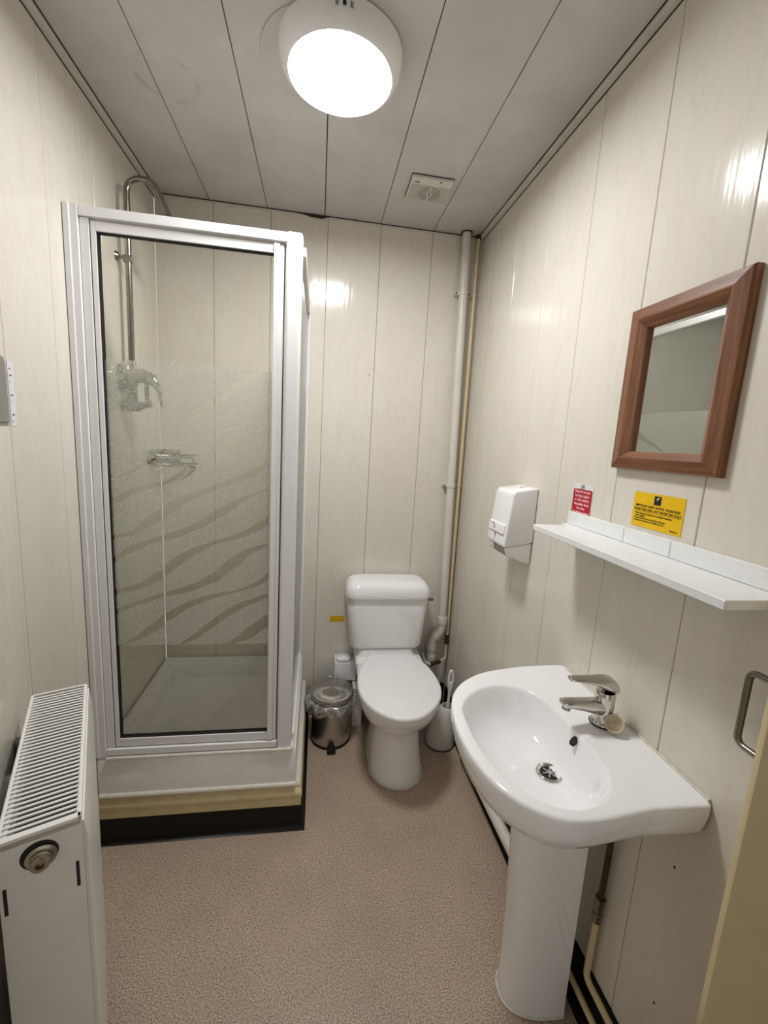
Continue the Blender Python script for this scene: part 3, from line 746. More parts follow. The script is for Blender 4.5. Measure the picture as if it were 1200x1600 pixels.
bm = B()                                         # caulk line at the foot
tube(bm, [Vector(p) + Vector((0, -0.001, 0.003)) for p in egg(fx, 1.604, 2.06, .1235, 0.001)], 0.0035, 6, closed=True); part(t, 'sealant_bead', bm, 'sealant')
LID = catmull([(0.222, 1.845), (0.204, 1.735), (0.212, 1.635), (0.262, 1.535), (0.345, 1.476), (0.440, 1.485), (0.530, 1.570), (0.575, 1.690), (0.563, 1.850), (0.508, 1.990), (0.470, 1.998), (0.395, 1.9985), (0.325, 1.998), (0.285, 1.990)], 6)
def lidring(s, z, dy=0.0): return [(0.392 + (x - 0.392) * s, 1.735 + (y - 1.735) * s + dy, z) for x, y in LID]
bm = B(); loft(bm, [lidring(.965, 0.4055), lidring(.985, 0.408), lidring(.985, 0.416), lidring(.97, 0.4185)]); part(t, 'seat', bm, 'plastic', ang=60)
bm = B(); loft(bm, [lidring(.965, 0.4195), lidring(.995, 0.4200), lidring(1.0, 0.4225), lidring(1.0, 0.431), lidring(.992, 0.4365), lidring(.975, 0.4395), lidring(.93, 0.4410), lidring(.5, 0.4425)]); part(t, 'lid', bm, 'plastic', ang=70)
for x in (0.322, 0.465):
    bm = B(); tube(bm, [(x - 0.022, 1.992, 0.428), (x + 0.022, 1.992, 0.428)], 0.009, 12); part(t, 'hinge', bm, 'plastic')
bm = B(); cc = 0.373
loft(bm, [rrect(cc + .005, 2.096, .168, .068, .040, 0.450), rrect(cc + .005, 2.094, .180, .078, .042, 0.456), rrect(cc + .005, 2.0935, .187, .083, .042, 0.472), rrect(cc + .001, 2.092, .203, .088, .042, 0.64), rrect(cc, 2.091, .209, .090, .042, 0.722), rrect(cc, 2.091, .207, .088, .042, 0.727)])
part(t, 'cistern', bm, 'ceramic', ang=60)
bm = B()
loft(bm, [rrect(cc, 2.085, .209, .092, .046, 0.7275), rrect(cc, 2.084, .214, .097, .048, 0.7285), rrect(cc, 2.084, .2155, .0985, .048, 0.734), rrect(cc, 2.084, .2155, .0985, .048, 0.752), rrect(cc, 2.0845, .213, .097, .05, 0.768), rrect(cc, 2.086, .206, .093, .05, 0.786), rrect(cc, 2.090, .194, .084, .05, 0.799), rrect(cc, 2.095, .178, .072, .048, 0.806), rrect(cc, 2.098, .15, .05, .04, 0.808)])
part(t, 'cistern_lid', bm, 'ceramic', ang=70)
bm = B(); loft(bm, [[(x, 2.045 + r * math.cos(q), 0.722 + r * math.sin(q)) for q in [2 * math.pi * i / 24 for i in range(24)]] for x, r in ((0.570, 0.012), (0.586, 0.012), (0.587, 0.020), (0.609, 0.021), (0.6105, 0.019))])
part(t, 'flush_handle', bm, 'chrome', 'round chrome flush handle')

# white boxed pipe fitting and low boxing left of the toilet
t = thing('pipe_boxing', 'white pipe boxing with a rounded cap between bin and toilet', 'pipe box', (0.22, 2.12, 0))
bm = B(); box(bm, 0.218, 0.272, 2.040, YB - 0.005, 0.001, 0.222, 0.004, 2); part(t, 'low_boxing', bm, 'plastic_grey')
bm = B(); box(bm, 0.126, 0.240, 2.105, YB - 0.001, 0.226, 0.333, 0.006, 3); box(bm, 0.122, 0.130, 2.100, YB - 0.001, 0.222, 0.337, 0.003, 2); part(t, 'upper_box', bm, 'plastic')
bm = B(); loft(bm, [rrect(0.166, 2.135, .034, .026, .016, 0.333), rrect(0.166, 2.135, .038, .030, .018, 0.337), rrect(0.166, 2.135, .038, .030, .018, 0.350), rrect(0.166, 2.135, .034, .026, .018, 0.356)]); part(t, 'round_cap', bm, 'plastic', ang=60)

# small yellow label left of the cistern
t = thing('pipe_label', 'tiny yellow label on the back wall left of the cistern', 'label', (0.128, YB, 0.545))
bm = B(); box(bm, 0.088, 0.168, YB - 0.0012, YB - 0.0003, 0.527, 0.562); part(t, 'label_plate', bm, 'yellow')
lettering(t, 'lettering', 'HOT TAP', 0.0155, (0.128, YB - 0.0013, 0.5525), (1, 0, 0), (0, 0, 1), 'inkred', 'CENTER')
lettering(t, 'lettering', 'CAUTION HOT', 0.0135, (0.128, YB - 0.0013, 0.5375), (1, 0, 0), (0, 0, 1), 'inkred', 'CENTER', squeeze=0.8)

# ================================================================== PEDAL BIN and its bag
bx, by, br = 0.107, 1.972, 0.097
t = thing('pedal_bin', 'small brushed steel pedal bin between shower and toilet', 'bin', (bx, by, 0))
bm = B(); lathe(bm, [(br + .001, 0.001), (br + .003, 0.004), (br + .003, 0.012), (br + .0005, 0.014)], bx, by, 48); part(t, 'base_ring', bm, 'black', 'black plastic base ring')
bm = B(); lathe(bm, [(br - .004, 0.010), (br, 0.014), (br, 0.215), (br - .002, 0.218), (br - .006, 0.216), (br - .006, 0.02)], bx, by, 56); part(t, 'body', bm, 'brushed')
bm = B(); lathe(bm, [(br + .000, 0.238), (br + .008, 0.238), (br + .010, 0.241), (br + .010, 0.257), (br + .008, 0.263), (br + .002, 0.2665), (br * .6, 0.272), (br * .25, 0.2745), (0.0005, 0.275)], bx, by, 64); part(t, 'lid', bm, 'brushed', ang=40)
bm = B(); tube(bm, rpath([(bx - 0.026, by + 0.062, 0.270), (bx - 0.026, by + 0.062, 0.296), (bx + 0.026, by + 0.062, 0.296), (bx + 0.026, by + 0.062, 0.270)], 0.014, 8), 0.0032, 10); part(t, 'lid_handle', bm, 'chrome', 'thin wire lid handle')
bm = B(); box(bm, bx - 0.019, bx + 0.019, by - br - 0.034, by - br + 0.006, 0.008, 0.024, 0.004, 2); box(bm, bx - 0.021, bx + 0.021, by - br - 0.036, by - br - 0.020, 0.005, 0.0285, 0.004, 2); part(t, 'pedal', bm, 'black', 'black pedal')
bm = B(); box(bm, bx - 0.02, bx + 0.02, by + br - 0.002, by + br + 0.012, 0.19, 0.25, 0.003, 1); part(t, 'lid_hinge', bm, 'black')
bm = B(); rnd = random.Random(3); rings = []
NB = 90
ph = [rnd.uniform(0, 6.28) for _ in range(8)]
for k, (r, z) in enumerate([(br - .004, 0.2195), (br + .001, 0.2335), (br + .012, 0.236), (br + .022, 0.230), (br + .026, 0.216), (br + .026, 0.200), (br + .020, 0.186), (br + .012, 0.176), (br + .006, 0.170)]):
    rg = []
    for i in range(NB):
        a = 2 * math.pi * i / NB
        wv = 0.0
        if k >= 2:
            wv = 0.0045 * math.sin(7 * a + ph[0] + k * .5) + 0.003 * math.sin(13 * a + ph[1] - k * .8) + 0.0022 * math.sin(23 * a + ph[2] + k * 1.3)
            wv += 0.012 * max(0, math.cos(a - 2.9)) ** 3
        rr = max(r + wv, br + .0025) if k >= 1 else r
        rg.append((bx + rr * math.cos(a), by + rr * math.sin(a), z + (0.004 * math.sin(5 * a + ph[3]) + .0025 * math.sin(11 * a + ph[4]) if k >= 4 else 0)))
    rings.append(rg)
loft(bm, rings, False, False)
single('bin_bag', bm, 'bag', 'crumpled clear bag folded over the rim of the steel bin', 'bin bag', (bx, by, 0.2), ang=60)

# ================================================================== TOILET BRUSH in its holder
hx_, hy_ = 0.660, 1.890
t = thing('brush_holder', 'white plastic toilet brush holder right of the toilet', 'brush holder', (hx_, hy_, 0))
bm = B()
pr = [(.070, .001, 0), (.074, .006, 0), (.074, .02, 0), (.071, .06, .002), (.062, .11, .006), (.050, .155, .012), (.041, .185, .018), (.036, .198, .021), (.031, .203, .022), (.027, .203, .022), (.027, .19, .021), (.030, .16, .014)]
loft(bm, [[(hx_ + o * 1.2 + r * math.cos(q), hy_ + r * 0.98 * math.sin(q), z) for q in [2 * math.pi * i / 40 for i in range(40)]] for r, z, o in pr], True, True)
part(t, 'holder_body', bm, 'plastic_grey', ang=60)
bm = B(); lathe(bm, [(.0745, 0.0008), (.076, 0.003), (.0745, 0.0055)], hx_, hy_, 40); part(t, 'base_rim', bm, 'dark', 'dark line around the base')
gx, gy = hx_ + 0.028, hy_
t = thing('toilet_brush', 'white toilet brush with looped handle standing in its holder', 'toilet brush', (gx, gy, 0.17))
bm = B(); tube(bm, [(gx, gy, 0.17), (gx, gy, 0.225), (gx + 0.001, gy, 0.262), (gx + 0.002, gy, 0.298)], [0.009, 0.0075, 0.0062, 0.0085], 14); part(t, 'stem', bm, 'plastic')
bm = B(); P = [(gx + 0.003 + 0.0105 * math.sin(q), gy, 0.346 - 0.048 * math.cos(q)) for q in [2 * math.pi * i / 40 for i in range(40)]]
tube(bm, P, 0.0062, 10, closed=True); box(bm, gx - 0.007, gx + 0.012, gy - 0.0055, gy + 0.0055, 0.302, 0.336, 0.004, 2); part(t, 'loop_handle', bm, 'plastic', ang=60)

# ================================================================== PIPES in the back right corner
t = thing('waste_pipe', 'thick white waste pipe running down the back right corner', 'pipe', (0.69, 2.145, 0))
top = Vector((0.668, 2.150, ZC - 0.0005)); bot = Vector((0.704, 2.143, 0.560))
bm = B(); tube(bm, [top, bot], 0.0205, 24); part(t, 'stack', bm, 'pipewhite')
bm = B(); tube(bm, [top - Vector((0, 0, 0.004)), top], 0.0265, 24); part(t, 'ceiling_hole', bm, 'gap', 'dark gap round the pipe at the ceiling')
def jacket(a, b, r): bm = B(); a = Vector(a); b = Vector(b); d = b - a; tube(bm, [a, a + d * .06, a + d * .94, b], [r * .94, r, r, r * .94], 22); return bm
part(t, 'socket', jacket((0.7037, 2.143, 0.572), (0.7045, 2.143, 0.530), 0.0270), 'pipewhite')
bm = B(); tube(bm, rpath([(0.7044, 2.143, 0.535), (0.7046, 2.143, 0.500), (0.652, 2.140, 0.435), (0.652, 2.140, 0.395)], 0.022, 5), 0.0222, 20); part(t, 'offset_bend', bm, 'pipewhite')
part(t, 'socket', jacket((0.694, 2.1424, 0.489), (0.664, 2.1408, 0.452), 0.0272), 'pipewhite')
part(t, 'socket', jacket((0.652, 2.140, 0.420), (0.652, 2.140, 0.380), 0.0272), 'pipewhite')
bm = B(); tube(bm, rpath([(0.652, 2.140, 0.385), (0.653, 2.140, 0.305), (0.560, 2.140, 0.290)], 0.03, 8), 0.0225, 20); part(t, 'lower_bend', bm, 'pipewhite')
part(t, 'socket', jacket((0.6525, 2.140, 0.352), (0.653, 2.140, 0.325), 0.0265), 'pipewhite')
for z in (2.235, 1.295):
    f = (ZC - z) / (ZC - 0.56); p = top + (bot - top) * f
    bm = B(); tube(bm, [p + Vector((0, 0, -0.009)), p + Vector((0, 0, 0.009))], 0.0232, 24); box(bm, p.x - 0.040, p.x - 0.018, p.y + 0.004, p.y + 0.012, z - 0.007, z + 0.007, 0.002, 1); box(bm, p.x + 0.018, p.x + 0.036, p.y + 0.004, p.y + 0.012, z - 0.007, z + 0.007, 0.002, 1)
    box(bm, p.x - 0.040, p.x + 0.036, p.y + 0.010, YB - 0.0005, z - 0.006, z + 0.006)
    cl = part(t, 'pipe_clip', bm, 'pipewhite')
    for s in (-0.034, 0.030):
        bm = B(); tube(bm, [(p.x + s, p.y + 0.0042, z), (p.x + s, p.y + 0.0022, z)], 0.004, 10); part(t, 'clip_screw', bm, 'dark', under=cl)

t = thing('water_pipe', 'thin cream painted water pipe beside the white waste pipe', 'pipe', (0.738, 2.16, 0))
bm = B(); tube(bm, [(0.7315, 2.160, ZC - 0.001), (0.7425, 2.152, 0.455)], 0.0078, 16); part(t, 'riser', bm, 'pipecream')
bm = B(); tube(bm, [(0.7314, 2.160, ZC - 0.018), (0.7314, 2.160, ZC - 0.001)], 0.0125, 16); part(t, 'ceiling_collar', bm, 'gap')
for z in (2.232, 1.295):
    f = (ZC - z) / (ZC - 0.455); x = 0.7315 + 0.011 * f; y = 2.160 - 0.008 * f
    bm = B(); tube(bm, [(x, y, z - 0.005), (x, y, z + 0.005)], 0.0105, 14); box(bm, x - 0.010, x + 0.010, y + 0.006, YB - 0.0005, z - 0.004, z + 0.004); part(t, 'pipe_clip', bm, 'pipecream')
bm = B(); tube(bm, [(0.7425, 2.152, 0.462), (0.7425, 2.152, 0.448), (0.7425, 2.152, 0.446), (0.7425, 2.152, 0.428), (0.7425, 2.152, 0.426), (0.7425, 2.152, 0.408)], [0.011, 0.011, 0.0085, 0.0085, 0.0115, 0.0115], 8); tube(bm, [(0.7425, 2.152, 0.437), (0.722, 2.140, 0.437)], 0.0045, 8)
part(t, 'isolating_valve', bm, 'brownfit', 'tarnished isolating valve')
bm = B(); tube(bm, rpath([(0.7425, 2.152, 0.412), (0.7425, 2.152, 0.318), (0.685, 2.110, 0.318)], 0.016, 6), 0.0078, 14); part(t, 'elbow_pipe', bm, 'pipecream')
bm = B(); tube(bm, [(0.700, 2.121, 0.318), (0.684, 2.1095, 0.318), (0.683, 2.1090, 0.318), (0.655, 2.095, 0.318), (0.654, 2.0945, 0.318), (0.640, 2.09, 0.318)], [0.0115, 0.0115, 0.009, 0.009, 0.012, 0.012], 8); part(t, 'pipe_union', bm, 'brownfit', 'tarnished union fitting')
bm = B(); tube(bm, rpath([(0.645, 2.092, 0.318), (0.612, 2.10, 0.325), (0.596, 2.11, 0.375)], 0.02, 6), 0.007, 12); part(t, 'tail_pipe', bm, 'pipewhite')

# ================================================================== WASHBASIN
t = thing('washbasin', 'white D-shaped ceramic washbasin on a pedestal at the right wall', 'basin', (0.56, 0.855, 0.86))
OUT = catmull_open([(0.615, 1.112), (0.500, 1.088), (0.427, 1.050), (0.378, 0.999), (0.350, 0.935), (0.336, 0.855), (0.3375, 0.770), (0.356, 0.693), (0.386, 0.643), (0.425, 0.608), (0.472, 0.590), (0.525, 0.588), (0.580, 0.594), (0.635, 0.600)], 8)
poly = OUT + [(0.690, 0.599), (0.750, 0.5965), (0.757, 0.601), (0.757, 0.66), (0.757, 0.86), (0.757, 1.06), (0.7565, 1.109), (0.749, 1.1155), (0.690, 1.115)]
cb = (0.530, 0.855)
NA = 144
angs = sorted([2 * math.pi * i / NA for i in range(NA)] + [math.atan2(y - 0.855, x - 0.530) % (2 * math.pi) for x, y in ((0.757, 0.601), (0.750, 0.5965), (0.7565, 1.109), (0.749, 1.1155))])
ro = radial(poly, cb, angs)
BOWL = catmull([(0.370, 0.890), (0.383, 0.938), (0.425, 0.985), (0.482, 1.011), (0.540, 1.008), (0.586, 0.976), (0.610, 0.905), (0.615, 0.820), (0.612, 0.740), (0.600, 0.680), (0.560, 0.634), (0.510, 0.616), (0.462, 0.622), (0.417, 0.652), (0.383, 0.710), (0.367, 0.795)], 8)
bc = (0.495, 0.815)
rb = radial(BOWL, bc, angs)
DR = (0.560, 0.815)
RIM = 0.860
def oring(s, z, inset=0.0, keepwall=True):
    out = []
    for a, r in zip(angs, ro):
        rr = r * s - inset; x, y = cb[0] + rr * math.cos(a), cb[1] + rr * math.sin(a)
        if keepwall and cb[0] + r * math.cos(a) > 0.75: x = min(cb[0] + r * math.cos(a), 0.757) if s > .9 else x
        out.append((x, y, z))
    return out
def bring(s, d):
    c = (bc[0] + (DR[0] - bc[0]) * (1 - s), bc[1] + (DR[1] - bc[1]) * (1 - s)) if s <= 1 else bc
    return [(c[0] + r * s * math.cos(a), c[1] + r * s * math.sin(a), RIM - d) for a, r in zip(angs, rb)]
bm = B()
rings = [oring(.30, .728, 0, False), oring(.46, .732, 0, False), oring(.62, .742, 0, False), oring(.78, .758, 0, False), oring(.90, .774, 0, False), oring(1.0, .790, .016), oring(1.0, .800, .008), oring(1.0, .818, .003), oring(1.0, .836, 0), oring(1.0, .851, 0), oring(1.0, .8555, .0008), oring(1.0, .8585, .003), oring(1.0, .8598, .0062), oring(1.0, .860, .0095), oring(1.0, .8600, .0125),
         bring(1.035, .0006), bring(1.016, .0012), bring(1.0, .0036), bring(.982, .010), bring(.945, .024), bring(.90, .043), bring(.83, .064), bring(.73, .081), bring(.60, .092), bring(.45, .098), bring(.30, .102), bring(.15, .1045), bring(.09, .1055)]
loft(bm, rings, True, True)
part(t, 'basin_bowl', bm, 'ceramic', ang=80)
bm = B(); lathe(bm, [(.0285, .8603), (.0292, .862), (.0275, .8635)], 0.6985, 0.843, 32); part(t, 'tap_gasket', bm, 'dark', 'dark gasket under the tap')
DZ = RIM - .1045
bm = B(); lathe(bm, [(.0305, DZ - .001), (.0315, DZ + .001), (.0300, DZ + .0036), (.026, DZ + .0042), (.0215, DZ + .0005), (.0205, DZ - .0006)], DR[0], DR[1], 36, cap0=False, cap1=False)
wst = part(t, 'waste_ring', bm, 'chrome', 'chrome waste ring', ang=60)
bm = B(); lathe(bm, [(.0215, DZ + .0008), (.001, DZ + .0006)], DR[0], DR[1], 24); part(t, 'waste_hole', bm, 'dark', under=wst)
bm = B()
for k in range(3):
    mt = Matrix.Translation((DR[0], DR[1], 0)) @ Matrix.Rotation(k * math.pi / 3, 4, 'Z'); box(bm, -.0165, .0165, -.0018, .0018, DZ + .001, DZ + .0022, mat=mt)
lathe(bm, [(.006, DZ + .001), (.006, DZ + .0028), (.001, DZ + .003)], DR[0], DR[1], 16); part(t, 'waste_cross', bm, 'chrome', under=wst)
# overflow hole on the back of the bowl
oc = Vector((0.6075, 0.812, 0.8395)); on = Vector((-0.80, 0.0, 0.60)).normalized(); ou = Vector((0, 1, 0)); ov = on.cross(ou)
bm = B(); loft(bm, [[oc + on * d + ou * r * .75 * math.cos(q) + ov * r * 1.15 * math.sin(q) for q in [2 * math.pi * i / 24 for i in range(24)]] for d, r in ((-.004, .0105), (.0012, .0105), (.0016, .0095), (.0016, .001))])
part(t, 'overflow_hole', bm, 'gap', 'dark overflow hole')
bm = B(); rnd = random.Random(5); P = []
for i in range(40):
    y = 0.606 + (1.100 - 0.606) * i / 39; P.append((0.7570, y, 0.861 + rnd.uniform(-.001, .0015)))
tube(bm, P, [0.0032 + rnd.uniform(-.001, .0014) for _ in P], 8); part(t, 'sealant_bead', bm, 'sealant', 'worn sealant along the wall edge')

t = thing('basin_pedestal', 'tall white ceramic pedestal under the basin', 'pedestal', (0.63, 0.88, 0))
def pring(z, xf, hw, yc, n=40, xb=0.700):
    out = []
    for i in range(n + 1):
        a = math.pi / 2 + math.pi * i / n; c, s = math.cos(a), math.sin(a)
        out.append((xb + abs(c) ** .80 * math.copysign(1, c) * (xb - xf), yc + abs(s) ** .80 * math.copysign(1, s) * hw, z))
    return out
bm = B(); loft(bm, [pring(0.001, .548, .072, .890), pring(0.012, .546, .073, .890), pring(0.05, .549, .070, .890), pring(0.25, .546, .070, .892), pring(0.5, .535, .071, .894), pring(0.68, .522, .073, .896), pring(0.7275, .517, .074, .897)])
part(t, 'column', bm, 'ceramic', ang=50)
bm = B(); tube(bm, [Vector(p) + Vector((0, 0, 0.003)) for p in pring(0.001, .545, .074, .890)], 0.003, 6); part(t, 'sealant_bead', bm, 'sealant')

# tap
t = thing('mixer_tap', 'chrome lever mixer tap on the basin', 'tap', (0.695, 0.843, 0.86))
ax, ay = 0.6985, 0.843
bm = B(); lathe(bm, [(.0265, .8605), (.0275, .863), (.0265, .867), (.0235, .869), (.0225, .874), (.0220, .90), (.0222, .925), (.0225, .938), (.021, .942), (.020, .944)], ax, ay, 36); part(t, 'tap_body', bm, 'chrome', ang=45)
def sect(c, hy, hz, tilt=0.0, n=20, ex=.7):
    out = []
    for i in range(n):
        a = 2 * math.pi * i / n; cc_, ss = math.cos(a), math.sin(a)
        y = abs(cc_) ** ex * math.copysign(1, cc_) * hy; z = abs(ss) ** ex * math.copysign(1, ss) * hz
        out.append((c[0] + z * math.sin(tilt), c[1] + y, c[2] + z * math.cos(tilt)))
    return out
bm = B(); loft(bm, [sect((ax + .006, ay, .902), .020, .020), sect((ax - .018, ay, .905), .0195, .0185), sect((ax - .045, ay - .001, .910), .017, .015), sect((ax - .075, ay - .002, .915), .0155, .012), sect((ax - .100, ay - .003, .9185), .0145, .0105, -.2), sect((ax - .112, ay - .003, .9180), .0135, .0095, -.4), sect((ax - .1145, ay - .003, .9165), .010, .006, -.5)])
sp = part(t, 'spout', bm, 'chrome', ang=60)
bm = B(); tube(bm, [(ax - .100, ay - .003, .910), (ax - .1015, ay - .003, .9025)], [.0105, .010], 18); part(t, 'aerator', bm, 'dullchrome', under=sp)
bm = B(); loft(bm, [sect((ax + .022, ay, .950), .010, .006), sect((ax + .019, ay, .955), .0195, .014), sect((ax + .008, ay, .9615), .0225, .0175), sect((ax - .012, ay, .967), .0215, .015), sect((ax - .030, ay, .9715), .018, .009), sect((ax - .060, ay, .9755), .0145, .006), sect((ax - .090, ay - .001, .9790), .012, .005), sect((ax - .100, ay - .001, .9795), .0095, .0045), sect((ax - .1025, ay - .001, .9795), .006, .003)])
part(t, 'lever', bm, 'chrome', ang=60)
# plug on its chain
pc = Vector((0.7015, 0.806, 0.8815)); pn = Vector((-0.55, -0.50, 0.67)).normalized(); pu = pn.cross(Vector((0, 0, 1))).normalized(); pv = pn.cross(pu)
t = thing('basin_plug', 'beige rubber plug leaning against the tap on its chain', 'plug', tuple(pc))
bm = B(); loft(bm, [[pc + pn * d + (pu * math.cos(q) + pv * math.sin(q)) * r for q in [2 * math.pi * i / 32 for i in range(32)]] for d, r in ((-.012, .0165), (-.010, .0175), (.002, .0205), (.005, .0212), (.006, .0205), (.006, .0165), (.001, .0150), (0.000, .0145), (.000, .001))])
part(t, 'plug_disc', bm, 'plug', ang=40)
bm = B(); loft(bm, [[pc + pn * d + (pu * math.cos(q) + pv * math.sin(q)) * r for q in [2 * math.pi * i / 12 for i in range(12)]] for d, r in ((0, .0028), (.003, .0025), (.004, .001))]); part(t, 'plug_stud', bm, 'chrome')
a_ = pc + pv * 0.0 + pn * .004; e_ = Vector((ax + .018, ay - .022, .888)); NB_ = 12; rnd = random.Random(2)
for i in range(NB_):
    f = i / (NB_ - 1); p = (pc + Vector((0.008, 0.018, -0.006))).lerp(e_, f) + Vector((0.010 * math.sin(f * 3.14), 0, -0.010 * math.sin(f * 3.14) + .006 * f))
    bm = B(); bmesh.ops.create_uvsphere(bm, u_segments=8, v_segments=6, radius=0.0026, matrix=Matrix.Translation(p)); part(t, 'chain_bead', bm, 'chrome')
bm = B(); tube(bm, [e_ + Vector((0.006 * math.cos(q), -.001, .006 + .006 * math.sin(q))) for q in [2 * math.pi * i / 20 for i in range(20)]], .001, 6, closed=True); part(t, 'chain_ring', bm, 'chrome')

# pipes by the pedestal
bm = B(); tube(bm, rpath([(0.7565, 1.775, 0.058), (0.727, 1.745, 0.060), (0.727, 1.62, 0.068), (0.724, 1.20, 0.098), (0.7225, 0.975, 0.115)], 0.02, 5), 0.0215, 20)
single('basin_waste_pipe', bm, 'pipewhite', 'white waste pipe sloping along the right wall behind the basin', 'pipe', (0.724, 1.5, 0.07))
t = thing('supply_pipe', 'cream water pipe rising behind the pedestal to the basin', 'pipe', (0.738, 0.80, 0.14))
bm = B(); tube(bm, rpath([(0.742, 0.808, 0.330), (0.742, 0.812, 0.138), (0.742, 0.58, 0.140)], 0.022, 6), 0.0085, 14); part(t, 'pipe_run', bm, 'pipecream')
bm = B(); tube(bm, [(0.742, 0.808, 0.322), (0.742, 0.808, 0.345), (0.742, 0.808, 0.347), (0.742, 0.807, 0.370), (0.742, 0.807, 0.372), (0.742, 0.806, 0.395)], [.012, .012, .0095, .0095, .013, .013], 8); part(t, 'valve', bm, 'steel', 'worn isolating valve')
bm = B(); tube(bm, [(0.742, 0.806, 0.39), (0.742, 0.803, 0.50), (0.738, 0.80, 0.62), (0.725, 0.81, 0.722)], 0.0075, 12); part(t, 'flexible_hose', bm, 'brownfit', 'dull braided hose')
bm = B(); tube(bm, rpath([(0.735, 0.912, 0.70), (0.735, 0.912, 0.074), (0.733, 0.58, 0.078)], 0.022, 6), 0.0085, 14)
single('floor_pipe', bm, 'pipecream', 'lower cream pipe running along the right skirting in front', 'pipe', (0.733, 0.86, 0.07))

# ================================================================== PAPER TOWEL DISPENSER
t = thing('towel_dispenser', 'white paper towel dispenser on the right wall left of the shelf', 'dispenser', (0.757, 1.45, 1.10))
dy0, dy1 = 1.372, 1.520
bm = B(); prism(bm, [(XR - .001, 1.372), (0.676, 1.358), (0.668, 1.345), (0.650, 1.168), (0.653, 1.157), (XR - .001, 1.177)], 'y', dy0, dy1, 0.006, 3)
cv = part(t, 'cover', bm, 'plastic', ang=45)
bm = B(); prism(bm, [(XR - .001, 1.1755), (0.656, 1.1560), (0.664, 1.128), (XR - .012, 1.098), (XR - .001, 1.102)], 'y', dy0 + .004, dy1 - .004, 0.005, 3); part(t, 'lower_tray', bm, 'plastic', ang=45)
def dface(z): return 0.668 - (1.345 - z) * (0.018 / 0.177)
bm = B(); prism(bm, [(dface(1.236) - .006, 1.236), (dface(1.236) + .002, 1.236), (dface(1.202) + .002, 1.202), (dface(1.202) - .006, 1.202)], 'y', dy0 + .012, dy1 - .008, 0.003, 3); lp = part(t, 'name_plate', bm, 'plastic')
bm = B(); c0 = Vector((dface(1.219) - .0066, 1.472, 1.220)); tube(bm, [c0 + Vector((0.0009 * math.sin(q) * -1, .012 * math.cos(q), .0115 * math.sin(q))) for q in [math.radians(-30 - 300 * i / 30) for i in range(31)]], 0.0011, 6); tube(bm, [c0 + Vector((0, -.001, -.003)), c0 + Vector((0, -.018, -.004))], .0012, 6)
part(t, 'logo', bm, 'inkgrey', 'grey round logo', under=lp)
bm = B(); box(bm, dface(1.185) - .0012, dface(1.185) + .003, 1.453, 1.4555, 1.166, 1.196, mat=None); part(t, 'lock_slot', bm, 'dark')
bm = B(); prism(bm, [(0.6552, 1.1535), (0.6622, 1.1290), (0.670, 1.131), (0.663, 1.156)], 'y', dy0 + .008, dy0 + .100, 0.0006, 1); part(t, 'level_window', bm, 'window_grey', 'smoky level window')
bm = B(); box(bm, 0.715, 0.745, 1.43, 1.46, 1.364, 1.3745, 0.002, 2); part(t, 'key_lock', bm, 'plastic')

# ================================================================== SHELF
t = thing('wall_shelf', 'narrow white shelf with upstand above the basin', 'shelf', (0.70, 0.85, 1.28))
bm = B(); box(bm, 0.622, XR - .0008, 0.535, 1.134, 1.2745, 1.2905, 0.0012, 1); part(t, 'shelf_board', bm, 'shelf')
for y0, y1 in ((0.925, 1.166), (0.783, 0.9238), (0.548, 0.7818)):
    bm = B(); box(bm, XR - .013, XR - .0008, y0, y1, 1.2745 if y1 > 1.14 and False else 1.291, 1.328, 0.0012, 1); part(t, 'upstand', bm, 'shelf')
bm = B(); box(bm, XR - .030, XR - .0008, 1.1345, 1.166, 1.2745, 1.2905, 0.001, 1); part(t, 'wall_batten', bm, 'shelf')
for y in (0.65, 1.03):
    bm = B(); prism(bm, [(XR - .0008, 1.2742), (0.70, 1.2742), (0.70, 1.270), (XR - .004, 1.246), (XR - .0008, 1.246)], 'y', y, y + .014, .001, 1); part(t, 'bracket', bm, 'shelf')

# ================================================================== MIRROR
my0, my1, mz0, mz1 = 0.699, 1.000, 1.469, 1.846
t = thing('framed_mirror', 'mirror in a brown wooden frame on the right wall', 'mirror', (XR, 0.85, 1.66))
iy0, iy1, iz0, iz1 = 0.747, 0.944, 1.512, 1.796
PRF = [(0.0, 0.0008), (0.0, 0.014), (0.06, 0.019), (0.55, 0.0265), (0.62, 0.0265), (0.97, 0.015), (1.0, 0.012), (1.0, 0.0008)]
def rail(o0, o1, i0, i1):
    rings = []
    for (oy, oz), (iy, iz) in ((o0, i0), (o1, i1)):
        rings.append([(XR - d, oy + (iy - oy) * f, oz + (iz - oz) * f) for f, d in PRF])
    bm = B(); loft(bm, rings); return bm
g = 0.0004
part(t, 'frame_rail', rail((my0 + g, mz1), (my1 - g, mz1), (iy0 + g, iz1), (iy1 - g, iz1)), 'wood_y', ang=15)
part(t, 'frame_rail', rail((my0 + g, mz0), (my1 - g, mz0), (iy0 + g, iz0), (iy1 - g, iz0)), 'wood_y', ang=15)
part(t, 'frame_rail', rail((my0, mz0 + g), (my0, mz1 - g), (iy0, iz0 + g), (iy0, iz1 - g)), 'wood_z', ang=15)
part(t, 'frame_rail', rail((my1, mz0 + g), (my1, mz1 - g), (iy1, iz0 + g), (iy1, iz1 - g)), 'wood_z', ang=15)
bm = B()
o4 = [(iy0 - .004, iz0 - .004), (iy1 + .004, iz0 - .004), (iy1 + .004, iz1 + .004), (iy0 - .004, iz1 + .004)]
loft(bm, [[(XR - .003, y, z) for y, z in o4], [(XR - .0055, y, z) for y, z in o4]])
part(t, 'mirror_glass', bm, 'mirror', 'silvered mirror glass', ang=None)

